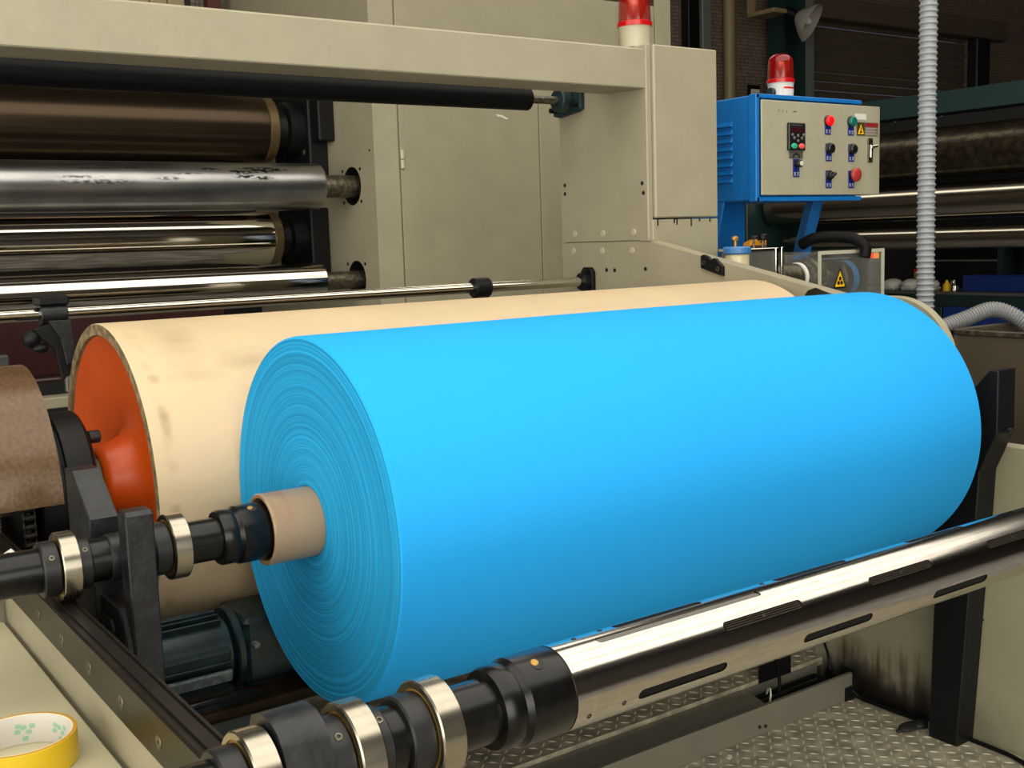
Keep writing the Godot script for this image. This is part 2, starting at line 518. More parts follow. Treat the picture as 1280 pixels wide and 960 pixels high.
# ---------------------------------------------------------------- camera, light
func make_light() -> void:
	var cam := Camera3D.new()
	cam.name = "camera"
	cam.fov = 37.58
	cam.near = 0.05
	cam.far = 200.0
	add_child(cam)
	cam.transform = Transform3D(Basis(Vector3(0.81688, -0.03202, 0.57592), Vector3(0.09902, 0.99142, -0.08532), Vector3(-0.56824, 0.12672, 0.81304)).orthonormalized(), Vector3(0, 1.71, 0))
	cam.current = true
	var we := WorldEnvironment.new()
	we.name = "world"
	var e := Environment.new()
	e.background_mode = Environment.BG_COLOR
	e.background_color = Color(0.8, 0.86, 0.95)
	e.ambient_light_source = Environment.AMBIENT_SOURCE_BG
	e.tonemap_mode = Environment.TONE_MAPPER_LINEAR
	e.tonemap_exposure = 0.525
	e.sdfgi_enabled = true; e.ssao_enabled = true; e.ssil_enabled = true
	we.environment = e
	add_child(we)
	# translucent roof lights over the machine, and tall windows at the table side of the hall
	var day := Color(1.0, 0.975, 0.92)
	for k in 3:
		roof_light(Vector3(2.75, 6.2, [-3.55, -0.95, 1.65][k]), Vector2(13.5, 2.45), day, [22.0, 22.0, 22.0][k], ["translucent roof light strip above the beige drum", "translucent roof light strip above the front air shaft", "translucent roof light strip above the viewing aisle"][k])
	roof_light(Vector3(6.6, 6.2, -9.4), Vector2(1.2, 4.8), day, 6.0, "added unseen light strip that gives the far rolls highlights")  # added out of view to put highlights on the second machine's rolls
	hall_window("window_1", Vector3(-7.95, 2.9, 0.5), Vector2(12, 6.0), Vector3(1, 0, 0), day, 66.0, "tall bright window band in the hall wall at the table side")
	hall_window("window_2", Vector3(-2.5, 2.9, 6.95), Vector2(10, 6.0), Vector3(0, 0, -1), day, 86.0, "tall bright window band in the hall wall behind the viewer")


func hall_window(called: String, c: Vector3, size: Vector2, face: Vector3, col: Color, e: float, label: String) -> void:
	var o := Node3D.new()
	o.name = called
	add_child(o)
	o.position = c
	o.set_meta("kind", "structure"); o.set_meta("label", label); o.set_meta("category", "window")
	var m := StandardMaterial3D.new()
	m.albedo_color = Color(0.8, 0.82, 0.82)
	m.emission_enabled = true
	m.emission = col
	m.emission_energy_multiplier = PI * e / (size.x * size.y)
	var along := Vector3.UP.cross(face).abs()
	var half := along * size.x * 0.5 + Vector3.UP * size.y * 0.5
	part("pane", Shape.new().box(c, half * 2.0 + face.abs() * 0.02), m, o)
	var bars := Shape.new()
	for k in 7:
		var p := c + along * size.x * (k / 6.0 - 0.5) + face * 0.012
		bars.box(p, Vector3.UP * size.y + along * 0.07 + face.abs() * 0.03)
	for k in 3:
		var p := c + Vector3.UP * size.y * (k / 2.0 - 0.5) + face * 0.012
		bars.box(p, along * size.x + Vector3.UP * 0.07 + face.abs() * 0.03)
	part("window_frame", bars, mat("55564f", 0.5), o)
	var l := AreaLight3D.new()
	l.name = "daylight"
	l.area_size = size
	l.light_color = col
	l.light_energy = e
	l.area_range = 60.0
	l.area_attenuation = 2.0
	l.shadow_enabled = true
	o.add_child(l)
	l.position = face * 0.05
	l.basis = Basis.looking_at(face, Vector3.UP)


func roof_light(c: Vector3, size: Vector2, col: Color, e: float, label: String) -> void:
	var t := thing("roof_light", label, "skylight", c, "roof light strips")
	var m := StandardMaterial3D.new()
	m.albedo_color = Color(0.8, 0.8, 0.78)
	m.emission_enabled = true
	m.emission = col
	m.emission_energy_multiplier = PI * e / (size.x * size.y)
	part("panel", Shape.new().bx(c.x - size.x / 2, c.x + size.x / 2, c.y - 0.02, c.y, c.z - size.y / 2, c.z + size.y / 2), m, t)
	var l := AreaLight3D.new()
	l.name = "light"
	l.area_size = size
	l.light_color = col
	l.light_energy = e
	l.area_range = 60.0
	l.area_attenuation = 2.0
	l.shadow_enabled = true
	l.rotation_degrees = Vector3(-90, 0, 0)
	t.add_child(l)
	l.position = Vector3(0, -0.03, 0)


# ---------------------------------------------------------------- the hall
func make_hall() -> void:
	struct("floor", Shape.new().bx(-8, 23, -0.62, -0.30, -13, 7), MA.concrete, "bare concrete hall floor below the machine pit")
	struct("ceiling", Shape.new().bx(-8, 23, 6.4, 6.6, -13, 7), MA.roof, "dark hall roof above the machines")
	struct("wall_left", Shape.new().bx(-8.3, -8, -0.3, 6.4, -13, 7), MA.hall, "plain hall wall beyond the table side")
	struct("wall_right", Shape.new().bx(23, 23.3, -0.3, 6.4, -13, 7), MA.hall, "plain hall wall beyond the second machine")
	struct("wall_front", Shape.new().bx(-8, 23, -0.3, 6.4, 7, 7.3), MA.hall, "plain hall wall behind the viewer")
	# rear wall with the opening of the roller shutter
	var w := Shape.new()
	w.bx(-8, 14.05, -0.3, 6.4, -12.3, -12)
	w.bx(18.45, 23, -0.3, 6.4, -12.3, -12)
	w.bx(14.05, 18.45, 4.95, 6.4, -12.3, -12)
	struct("wall_back", w, MA.tiles, "rear hall wall faced with small square brown tiles")
	struct("trim_1", Shape.new().bx(13.9, 19.2, 4.93, 5.25, -12, -11.75, 0.02), MA.shutter, "long dark lintel over the roller shutter", "lintel")
	struct("trim_2", Shape.new().bx(18.35, 18.75, -0.3, 4.93, -12, -11.8, 0.02), MA.slate, "dark jamb post at the far edge of the roller shutter", "jamb")
	var sh := thing("roller_shutter", "brown steel roller shutter closed in the tiled rear wall", "shutter", Vector3(16.25, -0.3, -12.15))
	var sl := Shape.new().prism([Vector2(-0.03, 0), Vector2(0.012, 0.004), Vector2(0.03, 0.03), Vector2(0.034, 0.07), Vector2(0.026, 0.108), Vector2(0.008, 0.132), Vector2(-0.03, 0.136)], 0, -2.19, 2.19, 0.0, true).mesh()
	part("header", Shape.new().bx(14.06, 18.44, 4.885, 4.945, -12.16, -12.08), MA.shutter, sh)
	for k in 37:
		part("slat", sl, MA.shutter, sh, Vector3(16.25, -0.3 + k * 0.14, -12.12))
	# steel stanchion and pipes at the tiled wall
	var st := thing("steel_stanchion", "dark green steel stanchion between tiled wall and shutter", "column", Vector3(13.4, -0.3, -11.6))
	part("web", Shape.new().bx(13.05, 13.62, -0.3, 6.3, -11.62, -11.58), MA.dark_green, st)
	part("flange", Shape.new().bx(13.62, 13.66, -0.3, 6.3, -11.75, -11.45), MA.post_grey, st)
	part("flange", Shape.new().bx(13.01, 13.05, -0.3, 6.3, -11.75, -11.45), MA.dark_green, st)
	solo("drain_pipe", Shape.new().rod(1, Vector3(12.35, 0, -11.9), -0.3, 6.3, 0.085, 20), MA.pipe_cream, "cream drain pipe running up the tiled wall", "pipe")
	solo("grey_post", Shape.new().bx(11.72, 11.9, -0.3, 6.3, -11.95, -11.8, 0.01), MA.post_grey, "slim grey post against the tiled wall beside the tall cabinet", "post")
	solo("dark_post", Shape.new().bx(11.45, 11.66, -0.3, 6.3, -11.95, -11.8, 0.01), MA.black, "slim black post against the tiled wall beside the grey post", "post")
	var sg := thing("wall_sign", "small white notice with black edge on the tiled wall", "sign", Vector3(13.0, 3.75, -11.97))
	part("backing", Shape.new().bx(12.82, 13.08, 3.66, 3.88, -12.0, -11.98), MA.black, sg)
	part("sheet", Shape.new().bx(12.88, 13.06, 3.68, 3.82, -11.98, -11.972), MA.white, sg)
	var s2 := thing("wall_sign", "white notice board on the tiled wall above the rusty roll", "sign", Vector3(19.6, 3.6, -11.97))
	part("backing", Shape.new().bx(19.35, 20.4, 3.38, 3.62, -12.0, -11.98), MA.black, s2)
	part("sheet", Shape.new().bx(19.42, 20.36, 3.40, 3.56, -11.98, -11.972), MA.white, s2)
	# reflector lamp hung on a bracket
	var la := thing("reflector_lamp", "round metal reflector lamp tilted on a bracket by the stanchion", "lamp", Vector3(12.9, 4.5, -11.2))
	var ly := Vector3(-0.40, 0.50, -0.77).normalized()
	var lx := Vector3.UP.cross(ly).normalized()
	var T := Transform3D(Basis(lx, ly, lx.cross(ly)).scaled(Vector3.ONE * 1.15), Vector3(12.78, 4.70, -11.02))
	var shd := Shape.new().lathe([Vector2(0.0, 0.05), Vector2(-0.02, 0.08), Vector2(-0.10, 0.16), Vector2(-0.17, 0.22), Vector2(-0.21, 0.24), Vector2(-0.205, 0.232), Vector2(-0.165, 0.21), Vector2(-0.10, 0.15), Vector2(-0.03, 0.07)], 1, Vector3.ZERO, 32)
	part("shade", Shape.new().add(shd, T), MA.enamel, la)
	part("socket", Shape.new().add(Shape.new().rod(1, Vector3.ZERO, -0.02, 0.16, 0.055, 16, 0.01), T), MA.black, la)
	part("bulb", Shape.new().add(Shape.new().ball(Vector3(0, -0.13, 0), Vector3(0.05, 0.08, 0.05), 12), T), MA.white, la)
	part("bracket", Shape.new().bx(12.4, 12.76, 4.74, 4.80, -11.6, -11.1, 0.01).bx(12.4, 12.46, 4.74, 5.1, -11.6, -11.5), MA.pipe_cream, la)


# ---------------------------------------------------------------- rolls
const RX := 1.075   # the roll's near end
const BY := 1.077   # its axis
const BZ := -2.376
const DY := 1.067   # axis of the winding drum
const DZ := -3.26


func make_rolls() -> void:
	var t := thing("fabric_roll", "big bright blue roll of nonwoven fabric on a paper core", "fabric roll", Vector3(2.09, BY - 0.43, BZ))
	var o := Vector3(0, BY, BZ)
	part("wound_body", Shape.new().lathe([Vector2(RX + 0.001, 0.424), Vector2(RX + 0.004, 0.4285), Vector2(RX + 0.012, 0.43), Vector2(2.0, 0.4305), Vector2(2.6, 0.429), Vector2(3.09, 0.425), Vector2(3.098, 0.422), Vector2(3.1, 0.416)], 0, o, 160), MA.blue_cloth, t)
	var prof := []
	var r := 0.0832
	while r < 0.4235:
		prof.append(Vector2(RX + rng.randf_range(-0.0005, 0.0005) - 0.0004 * sin(r * 24.0), r))
		r += rng.randf_range(0.0022, 0.0048)
	prof.append(Vector2(RX + 0.001, 0.424))
	part("wound_edge", Shape.new().lathe(prof, 0, o, 128, 0, TAU, 0.98), MA.blue_end, t)
	part("wound_edge", Shape.new().lathe([Vector2(3.1, 0.416), Vector2(3.1, 0.083)], 0, o, 96), MA.blue_end, t)
	var core := thing("paper_core", "brown paper core tube wrapped in clear film inside the blue roll", "core tube", Vector3(2.0, BY - 0.083, BZ))
	part("tube_wall", Shape.new().lathe([Vector2(1.2, 0.0715), Vector2(0.957, 0.0715), Vector2(0.955, 0.074), Vector2(0.955, 0.080), Vector2(0.958, 0.082), Vector2(1.10, 0.082), Vector2(3.12, 0.082), Vector2(3.12, 0.0715), Vector2(2.9, 0.0715)], 0, o, 64, 0, TAU, 0.9), MA.paper, core)
	# winding drum
	var d := thing("winding_drum", "long beige rubber covered drum with orange dished end behind blue roll", "drum roller", Vector3(2.19, DY - 0.4465, DZ))
	var od := Vector3(0, DY, DZ)
	part("rubber_cover", Shape.new().lathe([Vector2(0.866, 0.4445), Vector2(0.869, 0.4465), Vector2(3.505, 0.4465), Vector2(3.508, 0.44), Vector2(3.508, 0.30)], 0, od, 128), MA.drum, d)
	part("cover_edge", Shape.new().lathe([Vector2(0.885, 0.412), Vector2(0.866, 0.414), Vector2(0.866, 0.4445)], 0, od, 128), MA.drum_edge, d)
	part("end_disc", Shape.new().lathe([Vector2(0.83, 0.078), Vector2(0.832, 0.092), Vector2(0.85, 0.102), Vector2(0.885, 0.112), Vector2(0.915, 0.128), Vector2(0.936, 0.155), Vector2(0.942, 0.20), Vector2(0.935, 0.27), Vector2(0.915, 0.34), Vector2(0.89, 0.39), Vector2(0.876, 0.412)], 0, od, 96, 0, TAU, 0.6), MA.orange, d)
	part("axle", Shape.new().rod(0, od, 0.793, 0.9, 0.0745, 48, 0.004), MA.stub, d)
	part("axle", Shape.new().rod(0, od, 3.5, 3.576, 0.0745, 48, 0.004), MA.stub, d)
	# pale guard with a rounded corner past the far end
	var gp := [Vector2(-2.56, 1.40), Vector2(-2.45, 1.485)]
	for k in 13:
		var a := PI / 2 - PI / 2 * k / 12
		gp.append(Vector2(-2.323 + cos(a) * 0.224, 1.2615 + sin(a) * 0.224))
	gp.append_array([Vector2(-2.099, 0.98), Vector2(-2.30, 0.98), Vector2(-2.30, 1.15), Vector2(-2.54, 1.15)])
	var fl := thing("end_guard", "pale cream guard plate with rounded corner past the far end of blue roll", "guard plate", Vector3(3.18, 0.98, BZ))
	part("plate", Shape.new().prism(gp, 0, 3.165, 3.198, 0.003, true), MA.cream_dull, fl)


# ---------------------------------------------------------------- shafts
func bearing_parts(t: Node3D, x0: float, x1: float, y: float, z: float) -> void:
	var o := Vector3(0, y, z)
	var b := part("bearing", Shape.new().ring(0, o, x0, x1, 0.0605, 0.071, 64, 0.0022), MA.race, t)
	var s := part("bearing_seal", Shape.new().lathe([Vector2(x0 + 0.004, 0.047), Vector2(x0 + 0.004, 0.0545), Vector2(x0 + 0.0015, 0.0565), Vector2(x0 + 0.003, 0.061)], 0, o, 48).lathe([Vector2(x1 - 0.003, 0.061), Vector2(x1 - 0.0015, 0.0565), Vector2(x1 - 0.004, 0.047)], 0, o, 48), MA.brass, b)
	s.set_meta("label", "brass coloured bearing shield")


func set_collar(t: Node3D, x0: float, x1: float, r: float, y: float, z: float, ang: float) -> void:
	var o := Vector3(0, y, z)
	var c := part("collar", Shape.new().rod(0, o, x0, x1, r, 48, 0.003), MA.oxide_dull, t)
	if ang > -900.0:
		var a := deg_to_rad(ang)
		var dir := Vector3(0, sin(a), cos(a))
		var p := o + Vector3((x0 + x1) * 0.5, 0, 0) + dir * r
		var s := Shape.new()
		var B := Basis(Vector3(1, 0, 0).cross(dir).normalized(), dir, Vector3(1, 0, 0)).orthonormalized()
		s.add(Shape.new().ring(1, Vector3.ZERO, -0.002, 0.0012, 0.003, 0.0058, 20, 0.0006), Transform3D(B, p))
		part("set_screw", s, MA.stub, c)


func make_shaft(called: String, label: String, y: float, z: float, tube_end: float, xl: float, slots: bool, pos: Array) -> Node3D:
	var t := thing(called, label, "air shaft", Vector3(1.5, y - 0.071, z))
	var o := Vector3(0, y, z)
	part("journal", Shape.new().lathe([Vector2(xl, 0), Vector2(xl, 0.0455), Vector2(0.66, 0.0455), Vector2(0.66, 0.047), Vector2(0.87, 0.047)], 0, o, 64, 0, TAU, 0.9), MA.oxide, t)
	set_collar(t, pos[0] - 0.034, pos[0], 0.057, y, z, 35)
	bearing_parts(t, pos[0], pos[0] + 0.036, y, z)
	set_collar(t, pos[0] + 0.036, pos[0] + 0.062, 0.054, y, z, 42)
	if slots:
		set_collar(t, pos[1] - 0.034, pos[1], 0.057, y, z, 52)
		bearing_parts(t, pos[1], pos[1] + 0.036, y, z)
		set_collar(t, pos[1] + 0.036, pos[1] + 0.058, 0.054, y, z, 60)
	else:
		set_collar(t, pos[1] - 0.01, pos[1] + 0.05, 0.05, y, z, 52)
	set_collar(t, pos[2] - 0.036, pos[2], 0.057, y, z, -999)
	bearing_parts(t, pos[2], pos[2] + 0.038, y, z)
	var e := part("end_collar", Shape.new().lathe([Vector2(0.848, 0.047), Vector2(0.850, 0.058), Vector2(0.856, 0.0615), Vector2(0.878, 0.0615), Vector2(0.884, 0.0595), Vector2(0.889, 0.0625), Vector2(0.893, 0.0655), Vector2(0.966, 0.0655), Vector2(0.97, 0.064)], 0, o, 72, 0, TAU, 0.86), MA.oxide, t)
	# air valve pocket
	var a := deg_to_rad(66)
	var dir := Vector3(0, sin(a), cos(a))
	var B := Basis(Vector3(1, 0, 0).cross(dir).normalized(), dir, Vector3(1, 0, 0)).orthonormalized()
	var T := Transform3D(B, o + Vector3(0.925, 0, 0) + dir * 0.0645)
	part("valve_pocket", Shape.new().add(Shape.new().rod(1, Vector3.ZERO, -0.004, 0.0011, 0.0115, 28), T), MA.black_soft, e)
	part("valve", Shape.new().add(Shape.new().rod(1, Vector3(-0.003, 0, -0.002), -0.004, 0.0022, 0.0065, 18, 0.001), T), MA.brass, e)
	if not slots:
		part("tube", Shape.new().rod(0, o, 0.968, tube_end, 0.0652, 72, 0.002), MA.air_shaft, t)
		return t
	var rows := [[-20.0, 8.0, [[1.09, 1.28], [1.467, 1.651], [1.835, 2.01], [2.2, 2.385], [2.575, 2.76]]], [36.5, 7.4, [[1.282, 1.472], [1.653, 1.839], [2.022, 2.21], [2.395, 2.585], [2.765, 2.95]]], [74.5, 6.2, [[1.045, 1.405]]], [98.0, 7.4, [[1.10, 1.29], [1.47, 1.66], [1.845, 2.03], [2.215, 2.4]]], [160.0, 7.4, [[1.28, 1.47], [1.65, 1.84]]]]
	part("tube", slotted_tube(o, 0.0655, 0.97, tube_end, rows), MA.air_shaft, t)
	for ri in rows.size():
		var row = rows[ri]
		for s in row[2]:
			var rr := 0.0655 * deg_to_rad(row[1]) - 0.0008
			var bar := Shape.new()
			var x0: float = s[0] + 0.0008
			var x1: float = s[1] - 0.0008
			var poly := []
			for q in 9:
				var w := -PI / 2 + PI * q / 8
				poly.append(Vector2(x1 - rr + cos(w) * rr, sin(w) * rr))
			for q in 9:
				var w := PI / 2 + PI * q / 8
				poly.append(Vector2(x0 + rr + cos(w) * rr, sin(w) * rr))
			# outline in (x, across), raised along the radius
			bar.prism(poly, 2, -0.0058, -0.0048 if ri == 1 else -0.0026, 0.0003)
			if ri == 1:
				for q in 4:
					bar.box(Vector3((x0 + x1) * 0.5, -rr + rr * (q + 0.5) * 0.5, -0.003), Vector3(x1 - x0 - 0.008, rr * 0.25, 0.004), 0.0004)
				bar.rod(2, Vector3((x0 + x1) * 0.5, 0, 0), -0.002, 0.0006, 0.0038, 16, 0.0005)
			elif ri == 2:
				for q in 20:
					bar.box(Vector3(x0 + 0.014 + q * (x1 - x0 - 0.028) / 19.0, 0.0005, -0.0026), Vector3(0.0035, 0.002, 0.0009), 0.0)
			else:
				bar.rod(2, Vector3((x0 + x1) * 0.5, 0, 0), -0.003, -0.002, 0.003, 16, 0.0004)
			var th := deg_to_rad(row[0])
			var rad := Vector3(0, sin(th), cos(th))
			var tan := Vector3(0, cos(th), -sin(th))
			var b := part("expanding_bar", Shape.new().add(bar, Transform3D(Basis(Vector3(1, 0, 0), tan, rad), o + rad * 0.0655)), MA.grey if ri == 2 else (MA.grip if ri == 1 else MA.rubber), t)
			if ri == 2:
				b.set_meta("label", "long grey bar with a row of small marks")
			elif ri == 1:
				b.set_meta("label", "ribbed grip bar with a centre screw")
	for q in [[0.995, -27.0], [1.062, -24.0], [1.02, 96.0], [1.075, 100.0], [1.44, 99.0]]:
		var th := deg_to_rad(q[1])
		var rad := Vector3(0, sin(th), cos(th))
		var B2 := Basis(Vector3(1, 0, 0).cross(rad).normalized(), rad, Vector3(1, 0, 0)).orthonormalized()
		part("screw", Shape.new().add(Shape.new().ring(1, Vector3.ZERO, -0.001, 0.0008, 0.0022, 0.0044, 18, 0.0004), Transform3D(B2, o + Vector3(q[0], 0, 0) + rad * 0.0655)), MA.oxide_dull, t)
	return t


# a tube whose skin has rounded slots cut into it; rows are [angle, half width in degrees, [[x0, x1] ...]]
func slotted_tube(o: Vector3, r: float, xa: float, xb: float, rows: Array) -> Shape:
	var s := Shape.new()
	var pt := func(x: float, th: float, rr: float) -> Vector3: return Shape.onring(0, o, x, rr, th)
	var nr := func(th: float) -> Vector3: return Vector3(0, sin(th), cos(th))
	var cellq := func(p: Array) -> void:   # four (x, angle)
		var P := []; var N := []; var U := []
		for c in p:
			P.append(pt.call(c.x, c.y, r)); N.append(nr.call(c.y)); U.append(Vector2(c.y / TAU, c.x))
		s.squad(P, N, U)
	var patch := func(x0: float, x1: float, t0: float, t1: float) -> void:
		var k := maxi(1, int(ceil((t1 - t0) / deg_to_rad(3.0))))
		for i in k:
			var a := lerpf(t0, t1, float(i) / k)
			var b := lerpf(t0, t1, float(i + 1) / k)
			cellq.call([Vector2(x0, a), Vector2(x1, a), Vector2(x1, b), Vector2(x0, b)])
	var mg := 0.0016
	var edge := deg_to_rad(rows[0][0] - rows[0][1]) - mg / r
	var first := edge
	for row in rows:
		var tc := deg_to_rad(row[0])
		var hw := r * deg_to_rad(row[1])
		var lo := tc - (hw + mg) / r
		var hi := tc + (hw + mg) / r
		if lo > edge:
			patch.call(xa, xb, edge, lo)
		var x := xa
		for sl in row[2]:
			patch.call(x, sl[0] - mg, lo, hi)
			x = sl[1] + mg
			var inn := []
			var out := []
			for side in 2:
				for q in 17:
					var w := -PI / 2 + PI * q / 16 + PI * side
					var cx: float = sl[1] - hw if side == 0 else sl[0] + hw
					var c := Vector2(cos(w), sin(w))
					inn.append(Vector2(cx, 0) + c * hw)
					out.append(Vector2(cx, 0) + c * (hw + mg) / maxf(absf(c.x), absf(c.y)))
			var k := inn.size()
			for i in k:
				var j := (i + 1) % k
				var a: Vector2 = inn[i]; var b: Vector2 = inn[j]; var c: Vector2 = out[j]; var d: Vector2 = out[i]
				cellq.call([Vector2(a.x, tc + a.y / r), Vector2(b.x, tc + b.y / r), Vector2(c.x, tc + c.y / r), Vector2(d.x, tc + d.y / r)])
				# wall of the slot
				var n0: Vector3 = (pt.call(sl[0] * 0.5 + sl[1] * 0.5, tc, r) - pt.call((a.x + b.x) * 0.5, tc + a.y / r, r)).normalized()
				var ta := tc + a.y / r
				var tb := tc + b.y / r
				s.quad(pt.call(a.x, ta, r), pt.call(b.x, tb, r), pt.call(b.x, tb, r - 0.006), pt.call(a.x, ta, r - 0.006), n0)
		patch.call(x, xb, lo, hi)
		edge = hi
	patch.call(xa, xb, edge, first + TAU)
	s.lathe([Vector2(xa, 0.05), Vector2(xa, r)], 0, o, 72)
	s.lathe([Vector2(xb, r), Vector2(xb, 0.0)], 0, o, 72)
	return s


func make_shafts() -> void:
	make_shaft("air_shaft", "black shaft with bearings running through the blue roll's paper core", BY, BZ, 3.12, -0.75, false, [0.512, 0.622, 0.737])
	make_shaft("air_shaft", "bare chrome air shaft with slots lying in front of the blue roll", 1.036, -1.31, 3.29, 0.05, true, [0.478, 0.617, 0.737])
	# far journal of the back shaft
	var t := thing("end_bearing", "steel bearing at the far end of the blue roll's shaft", "bearing", Vector3(3.23, BY - 0.071, BZ))
	part("sleeve", Shape.new().rod(0, Vector3(0, BY, BZ), 3.12, 3.30, 0.05, 40, 0.003), MA.oxide, t)
	part("ring", Shape.new().ring(0, Vector3(0, BY, BZ), 3.195, 3.235, 0.05, 0.072, 48, 0.002), MA.race, t)


# ---------------------------------------------------------------- left frame: table, rail, arms
func make_left_frame() -> void:
	var tb := thing("steel_table", "cream painted steel table top beside the rail", "table", Vector3(-0.15, -0.3, -2.0))
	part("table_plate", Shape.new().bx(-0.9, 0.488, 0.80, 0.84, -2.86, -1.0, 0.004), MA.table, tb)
	part("splash_panel", Shape.new().bx(-0.9, 0.478, 0.80, 1.0, -2.9, -2.865, 0.004), MA.cream, tb)
	for q in [Vector2(-0.8, -2.7), Vector2(-0.8, -1.15), Vector2(0.4, -2.7), Vector2(0.4, -1.15)]:
		part("leg", Shape.new().bx(q.x - 0.03, q.x + 0.03, -0.3, 0.80, q.y - 0.03, q.y + 0.03, 0.004), MA.cream, tb)
	var fr := thing("rail_support", "cream painted side frame under the black rail", "machine frame", Vector3(0.53, -0.3, -2.4))
	part("side_plate", Shape.new().bx(0.497, 0.56, -0.3, 0.922, -4.2, -1.40, 0.003), MA.cream, fr)
	var rl := thing("guide_rail", "dark steel guide rail with countersunk screws on the cream frame", "rail", Vector3(0.52, 0.922, -2.4))
	part("bar", Shape.new().prism([Vector2(0.49, 0.922), Vector2(0.545, 0.922), Vector2(0.545, 1.0), Vector2(0.541, 1.005), Vector2(0.536, 1.005), Vector2(0.534, 1.001), Vector2(0.531, 1.001), Vector2(0.529, 1.005), Vector2(0.509, 1.005), Vector2(0.507, 1.001), Vector2(0.502, 1.001), Vector2(0.499, 1.005), Vector2(0.494, 1.005), Vector2(0.49, 1.001)], 2, -4.0, -1.425, 0.0015), MA.bar, rl)
	for k in 12:
		var z := -1.486 - k * 0.198
		var sc := part("screw", Shape.new().ring(0, Vector3(0, 0.958, z), 0.4888, 0.4915, 0.0045, 0.0125, 28, 0.0008), MA.stub, rl)
		part("hex_recess", Shape.new().rod(0, Vector3(0, 0.958, z), 0.4893, 0.492, 0.0046, 6), MA.black_soft, sc)
	# U shaped arm that cradles the back shaft
	var ar := thing("cradle_arm", "black steel cradle arm with upright finger around the back shaft", "machine arm", Vector3(0.65, -0.3, -2.4))
	part("front_finger", Shape.new().prism([Vector2(-2.318, 0.70), Vector2(-2.318, 1.180), Vector2(-2.310, 1.190), Vector2(-2.272, 1.190), Vector2(-2.262, 1.182), Vector2(-2.262, 0.66)], 0, 0.625, 0.682, 0.003), MA.slate, ar)
	part("rear_wedge", Shape.new().prism([Vector2(-2.62, 0.62), Vector2(-2.62, 1.235), Vector2(-2.565, 1.235), Vector2(-2.445, 1.147), Vector2(-2.445, 0.62)], 0, 0.60, 0.662, 0.003), MA.slate, ar)
	part("web", Shape.new().prism([Vector2(-2.60, -0.3), Vector2(-2.60, 0.98), Vector2(-2.45, 1.0), Vector2(-2.44, 0.985), Vector2(-2.31, 0.985), Vector2(-2.27, 0.9), Vector2(-2.27, -0.3)], 0, 0.612, 0.675, 0.004), MA.black, ar)
	part("slot_plate", Shape.new().prism([Vector2(-2.42, 0.76), Vector2(-2.435, 0.79), Vector2(-2.435, 0.93), Vector2(-2.42, 0.95), Vector2(-2.36, 0.95), Vector2(-2.345, 0.93), Vector2(-2.345, 0.79), Vector2(-2.36, 0.76)], 0, 0.604, 0.613, 0.002), MA.black, ar)
	# hook over the front shaft
	var hk := thing("hook_arm", "grey steel hook arm curved over the front chrome shaft", "machine arm", Vector3(0.56, -0.3, -1.3))
	var hp := [Vector2(-1.375, 1.078), Vector2(-1.362, 1.104), Vector2(-1.335, 1.116), Vector2(-1.300, 1.116), Vector2(-1.276, 1.106), Vector2(-1.262, 1.090), Vector2(-1.252, 1.070), Vector2(-1.240, 1.050), Vector2(-1.226, 1.032), Vector2(-1.213, 1.012), Vector2(-1.205, 0.985), Vector2(-1.203, 0.93), Vector2(-1.203, 0.80), Vector2(-1.375, 0.80), Vector2(-1.375, 0.995)]
	for k in 25:
		var a := deg_to_rad(lerpf(215.0, 505.0, k / 24.0))
		hp.append(Vector2(-1.31 + cos(a) * 0.0565, 1.036 + sin(a) * 0.0565))
	part("hook", Shape.new().prism(hp, 0, 0.518, 0.582, 0.0, true), MA.slate, hk)
	part("stem", Shape.new().bx(0.52, 0.58, -0.3, 0.81, -1.37, -1.21, 0.004), MA.slate, hk)
	var rp := thing("scale_plate", "small pale scale plate with black marks at the rail's far end", "plate", Vector3(0.49, 1.005, -2.76))
	part("plate", Shape.new().box(Vector3(0.492, 1.012, -2.76), Vector3(0.045, 0.004, 0.12), 0.001, Basis(Vector3(0, 0, 1), 0.5)), MA.white, rp)
	part("black_mark", Shape.new().box(Vector3(0.491, 1.0142, -2.75), Vector3(0.014, 0.002, 0.012), 0.0, Basis(Vector3(0, 0, 1), 0.5)).box(Vector3(0.494, 1.0158, -2.78), Vector3(0.02, 0.002, 0.006), 0.0, Basis(Vector3(0, 0, 1), 0.5)), MA.plastic_black, rp)
	part("foot", Shape.new().bx(0.495, 0.515, 1.005, 1.02, -2.80, -2.72), MA.black, rp)
	# tape
	var tp := thing("tape_roll", "roll of yellow packing tape with printed white liner on the table", "tape", Vector3(0.35, 0.84, -2.015))
	var o := Vector3(0.35, 0, -2.015)
	part("tape_wrap", Shape.new().lathe([Vector2(0.8405, 0.085), Vector2(0.8405, 0.0935), Vector2(0.842, 0.0945), Vector2(0.893, 0.0945), Vector2(0.894, 0.0938)], 1, o, 80, 0, TAU, 0.9), MA.tape, tp)
	part("tape_edge", Shape.new().lathe([Vector2(0.894, 0.0938), Vector2(0.8942, 0.088)], 1, o, 80), MA.tape_side, tp)
	part("card_rim", Shape.new().lathe([Vector2(0.8942, 0.088), Vector2(0.8945, 0.0868), Vector2(0.8938, 0.0855)], 1, o, 80), MA.tape_card, tp)
	part("card_liner", Shape.new().lathe([Vector2(0.8938, 0.0855), Vector2(0.8405, 0.0855)], 1, o, 80), MA.tape_liner, tp)
	tp.get_node("tape_edge").set_meta("label", "amber wound tape edge")


